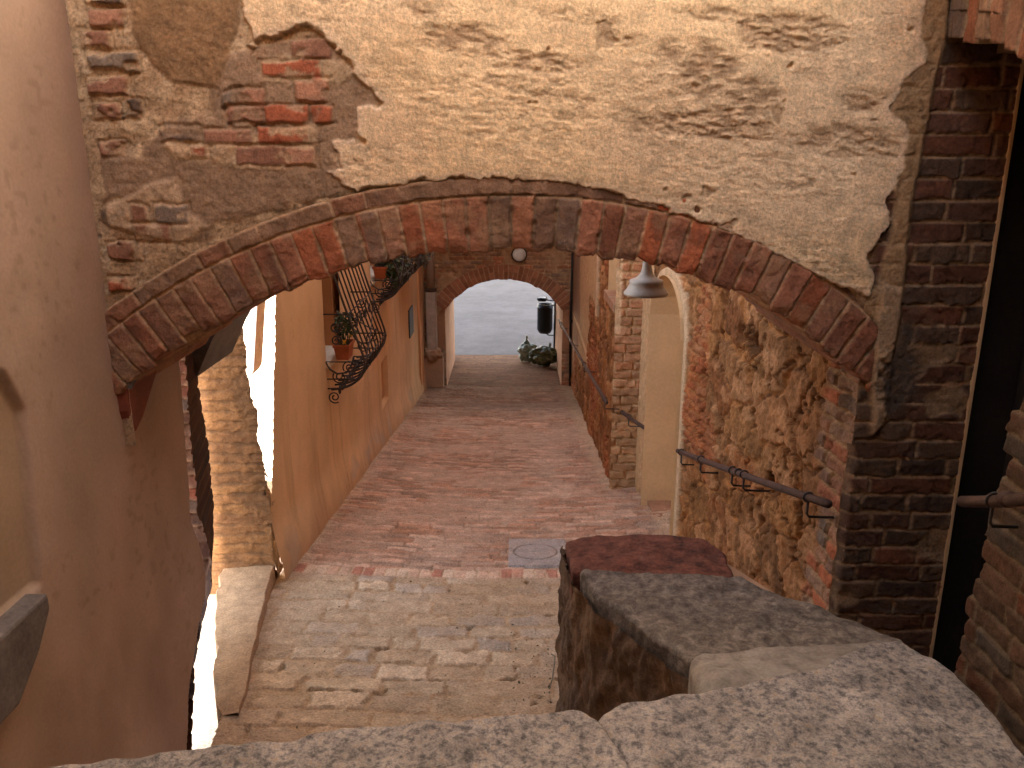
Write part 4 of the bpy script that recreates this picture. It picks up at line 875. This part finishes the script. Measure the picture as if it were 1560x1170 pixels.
MB().tube([(lx + .1, YBN, lz - .03), (px_[0], YBN + .03, lz - .055)], .014, 6).tube([(bx[0] + .02, YBN, bot + .01), (bx[0] + .08, YBN + .02, bot - .04), (px_[0], YBN + .04, bot - .045)], .014, 6).tube([(bx[0] + .12, YBN, top - .03), (px_[0], YBN + .05, top - .03)], .014, 6).build('bracket', M['black'], bn, True)

def bag(label, c, r, sc, seed, m, knot):
    t = thing('rubbish_bag', (c[0], c[1], -4.2), label, 'rubbish bag', 'rubbish bags left below the bin')
    o = lump(c, r, sc, seed, M[m], 'bag_body', t, 5, .30, 1.7)
    k = MB(); kc = Vector(c) + Vector(knot)
    k.tube([kc + Vector((0, 0, -.09)), kc + Vector((.004, 0, -.03)), kc, kc + Vector((.01, 0, .03)), kc + Vector((-.01, 0, .08))], [.07, .035, .018, .03, .012], 9)
    k.build('bag_knot', M[m], t, True)
g0 = atZ(806, 550, -4.16); g1 = atZ(826, 552, -4.16)
bag('pale green knotted rubbish bag standing behind the dark one', (g0[0] - .03, 16.95, -3.98), .19, (.95, .9, 1.05), 4, 'bagpale', (-.02, 0, .27))
bag('dark green rubbish bag full of leaves slumped under the bin', (g1[0] + .03, 16.55, -3.98), .20, (1.42, .9, .95), 9, 'baggreen', (.12, .05, .19))

# leaf litter and twigs along the paving
lt = MB()
for i in range(150):
    x = random.uniform(-1.2, .35); y = random.uniform(3.0, 7.5)
    if random.random() < .45: x = random.uniform(-.02, .30); y = random.uniform(3.4, 4.4)
    lt.leaf((x, y, fz(y) + .012), random.uniform(.008, .022))
tag(lt.build('leaf_litter', M['dryleaf']), kind='stuff')
tw = MB(); p = Vector(atZ(857, 1000, -2.72)); 
tw.tube([(.22, 4.0, fz(4) + .02), (.235, 3.92, fz(3.92) + .05), (.225, 3.8, fz(3.8) + .06), (.21, 3.7, fz(3.7) + .03), (.19, 3.62, fz(3.62) + .02)], .0035, 5)
tag(tw.build('dry_twig', M['dryleaf']), 'dry brown twig lying on the paving beside the dark stub wall', 'twig')

# ================================================================== BUILDINGS ROUND ABOUT (light and shade)
cy = thing('courtyard_house', (-4.5, 11.5, -3.2), 'sunlit pale house seen through the slit beside the brick pillar', 'house')
MB().box(-9, -3.02, 11.0, 14.7, -4.9, 4.4).build('wall', M['pale'], cy)
MB().box(-9.2, -3.0, 10.7, 15.0, 4.4, 4.55).build('roof', M['tile'], cy)
ev = thing('shed_roof', (-2.7, 7.6, -1), 'small tiled roof corner showing through the slit beside the brick pillar', 'roof')
pA = atY(402, 440, 7.2); pB = atY(384, 470, 7.2)
MB().prism([(pA[0] - .02, pA[2] + .10), (pA[0] + .02, pA[2] + .02), (pA[0] - .06, pA[2] - .13), (pA[0] - .15, pA[2] - .02), (pA[0] - .15, pA[2] + .3)], 'y', 7.2, 7.5).build('tile_edge', M['ledge'], ev)  # dark colour of eave and gable stands in for shade
MB().prism([(pA[0] - .15, pA[2] + .3), (pA[0] - .14, pA[2] - .02), (pA[0] - .075, pA[2] - .13), (pA[0] - .16, pA[2] - .75), (pA[0] - .19, pA[2] - .80)], 'y', 7.22, 7.48).build('gable', M['ledge'], ev)
rb = thing('rear_sun_blocker', (0, -8, -2), 'house added behind the viewpoint to block the sun, out of frame', 'house')
MB().box(-1.98, 8, -9, -5.51, -4.9, 5.2).build('wall', M['core'], rb)  # unseen block added to keep direct sun off the arched wall
MB().box(-1.672, 1.59, -5.5, 1.0, .80, 1.9).build('shade_cover', M['core'], rb)  # unseen cover added overhead so the walls darken downwards
st = thing('street_house', (0, 40, -4), 'house across the street beyond the far arch, out of frame', 'house')
MB().box(-25, 25, 44, 52, -4.5, 8).build('wall', M['pale'], st)

# ================================================================== LIGHT
ELEV, AZ = 28.0, 0.0                       # sun stands behind the camera, travelling along +Y
sun_d = bpy.data.lights.new('sun', 'SUN'); sun_d.energy = 2.6; sun_d.angle = math.radians(.53); sun_d.color = (1, .96, .90)
sun = bpy.data.objects.new('sun', sun_d); COL.objects.link(sun); sun.location = (0, -10, 20)
dirv = Vector((.0, math.cos(math.radians(ELEV)), -math.sin(math.radians(ELEV))))
sun.rotation_euler = dirv.to_track_quat('-Z', 'Y').to_euler()
w = bpy.data.worlds.new('World'); SC.world = w; w.use_nodes = True
nt = w.node_tree; bg = nt.nodes['Background']; sky = nt.nodes.new('ShaderNodeTexSky'); sky.sky_type = 'NISHITA'; sky.sun_disc = False
sky.sun_elevation = math.radians(ELEV); sky.sun_rotation = math.atan2(-dirv.x, -dirv.y); sky.dust_density = 1.2; sky.air_density = 1.0; sky.ozone_density = 1.0
hs = nt.nodes.new('ShaderNodeHueSaturation'); hs.inputs['Saturation'].default_value = .5
nt.links.new(sky.outputs['Color'], hs.inputs['Color']); nt.links.new(hs.outputs['Color'], bg.inputs['Color']); bg.inputs['Strength'].default_value = .15
SC.view_settings.view_transform = 'Standard'; SC.view_settings.look = 'None'; SC.view_settings.gamma = 1; SC.view_settings.exposure = 3.38
SC.render.engine = 'CYCLES'; SC.cycles.max_bounces = 10; SC.cycles.diffuse_bounces = 7; SC.cycles.use_denoising = True
SC.cycles.sample_clamp_indirect = 6
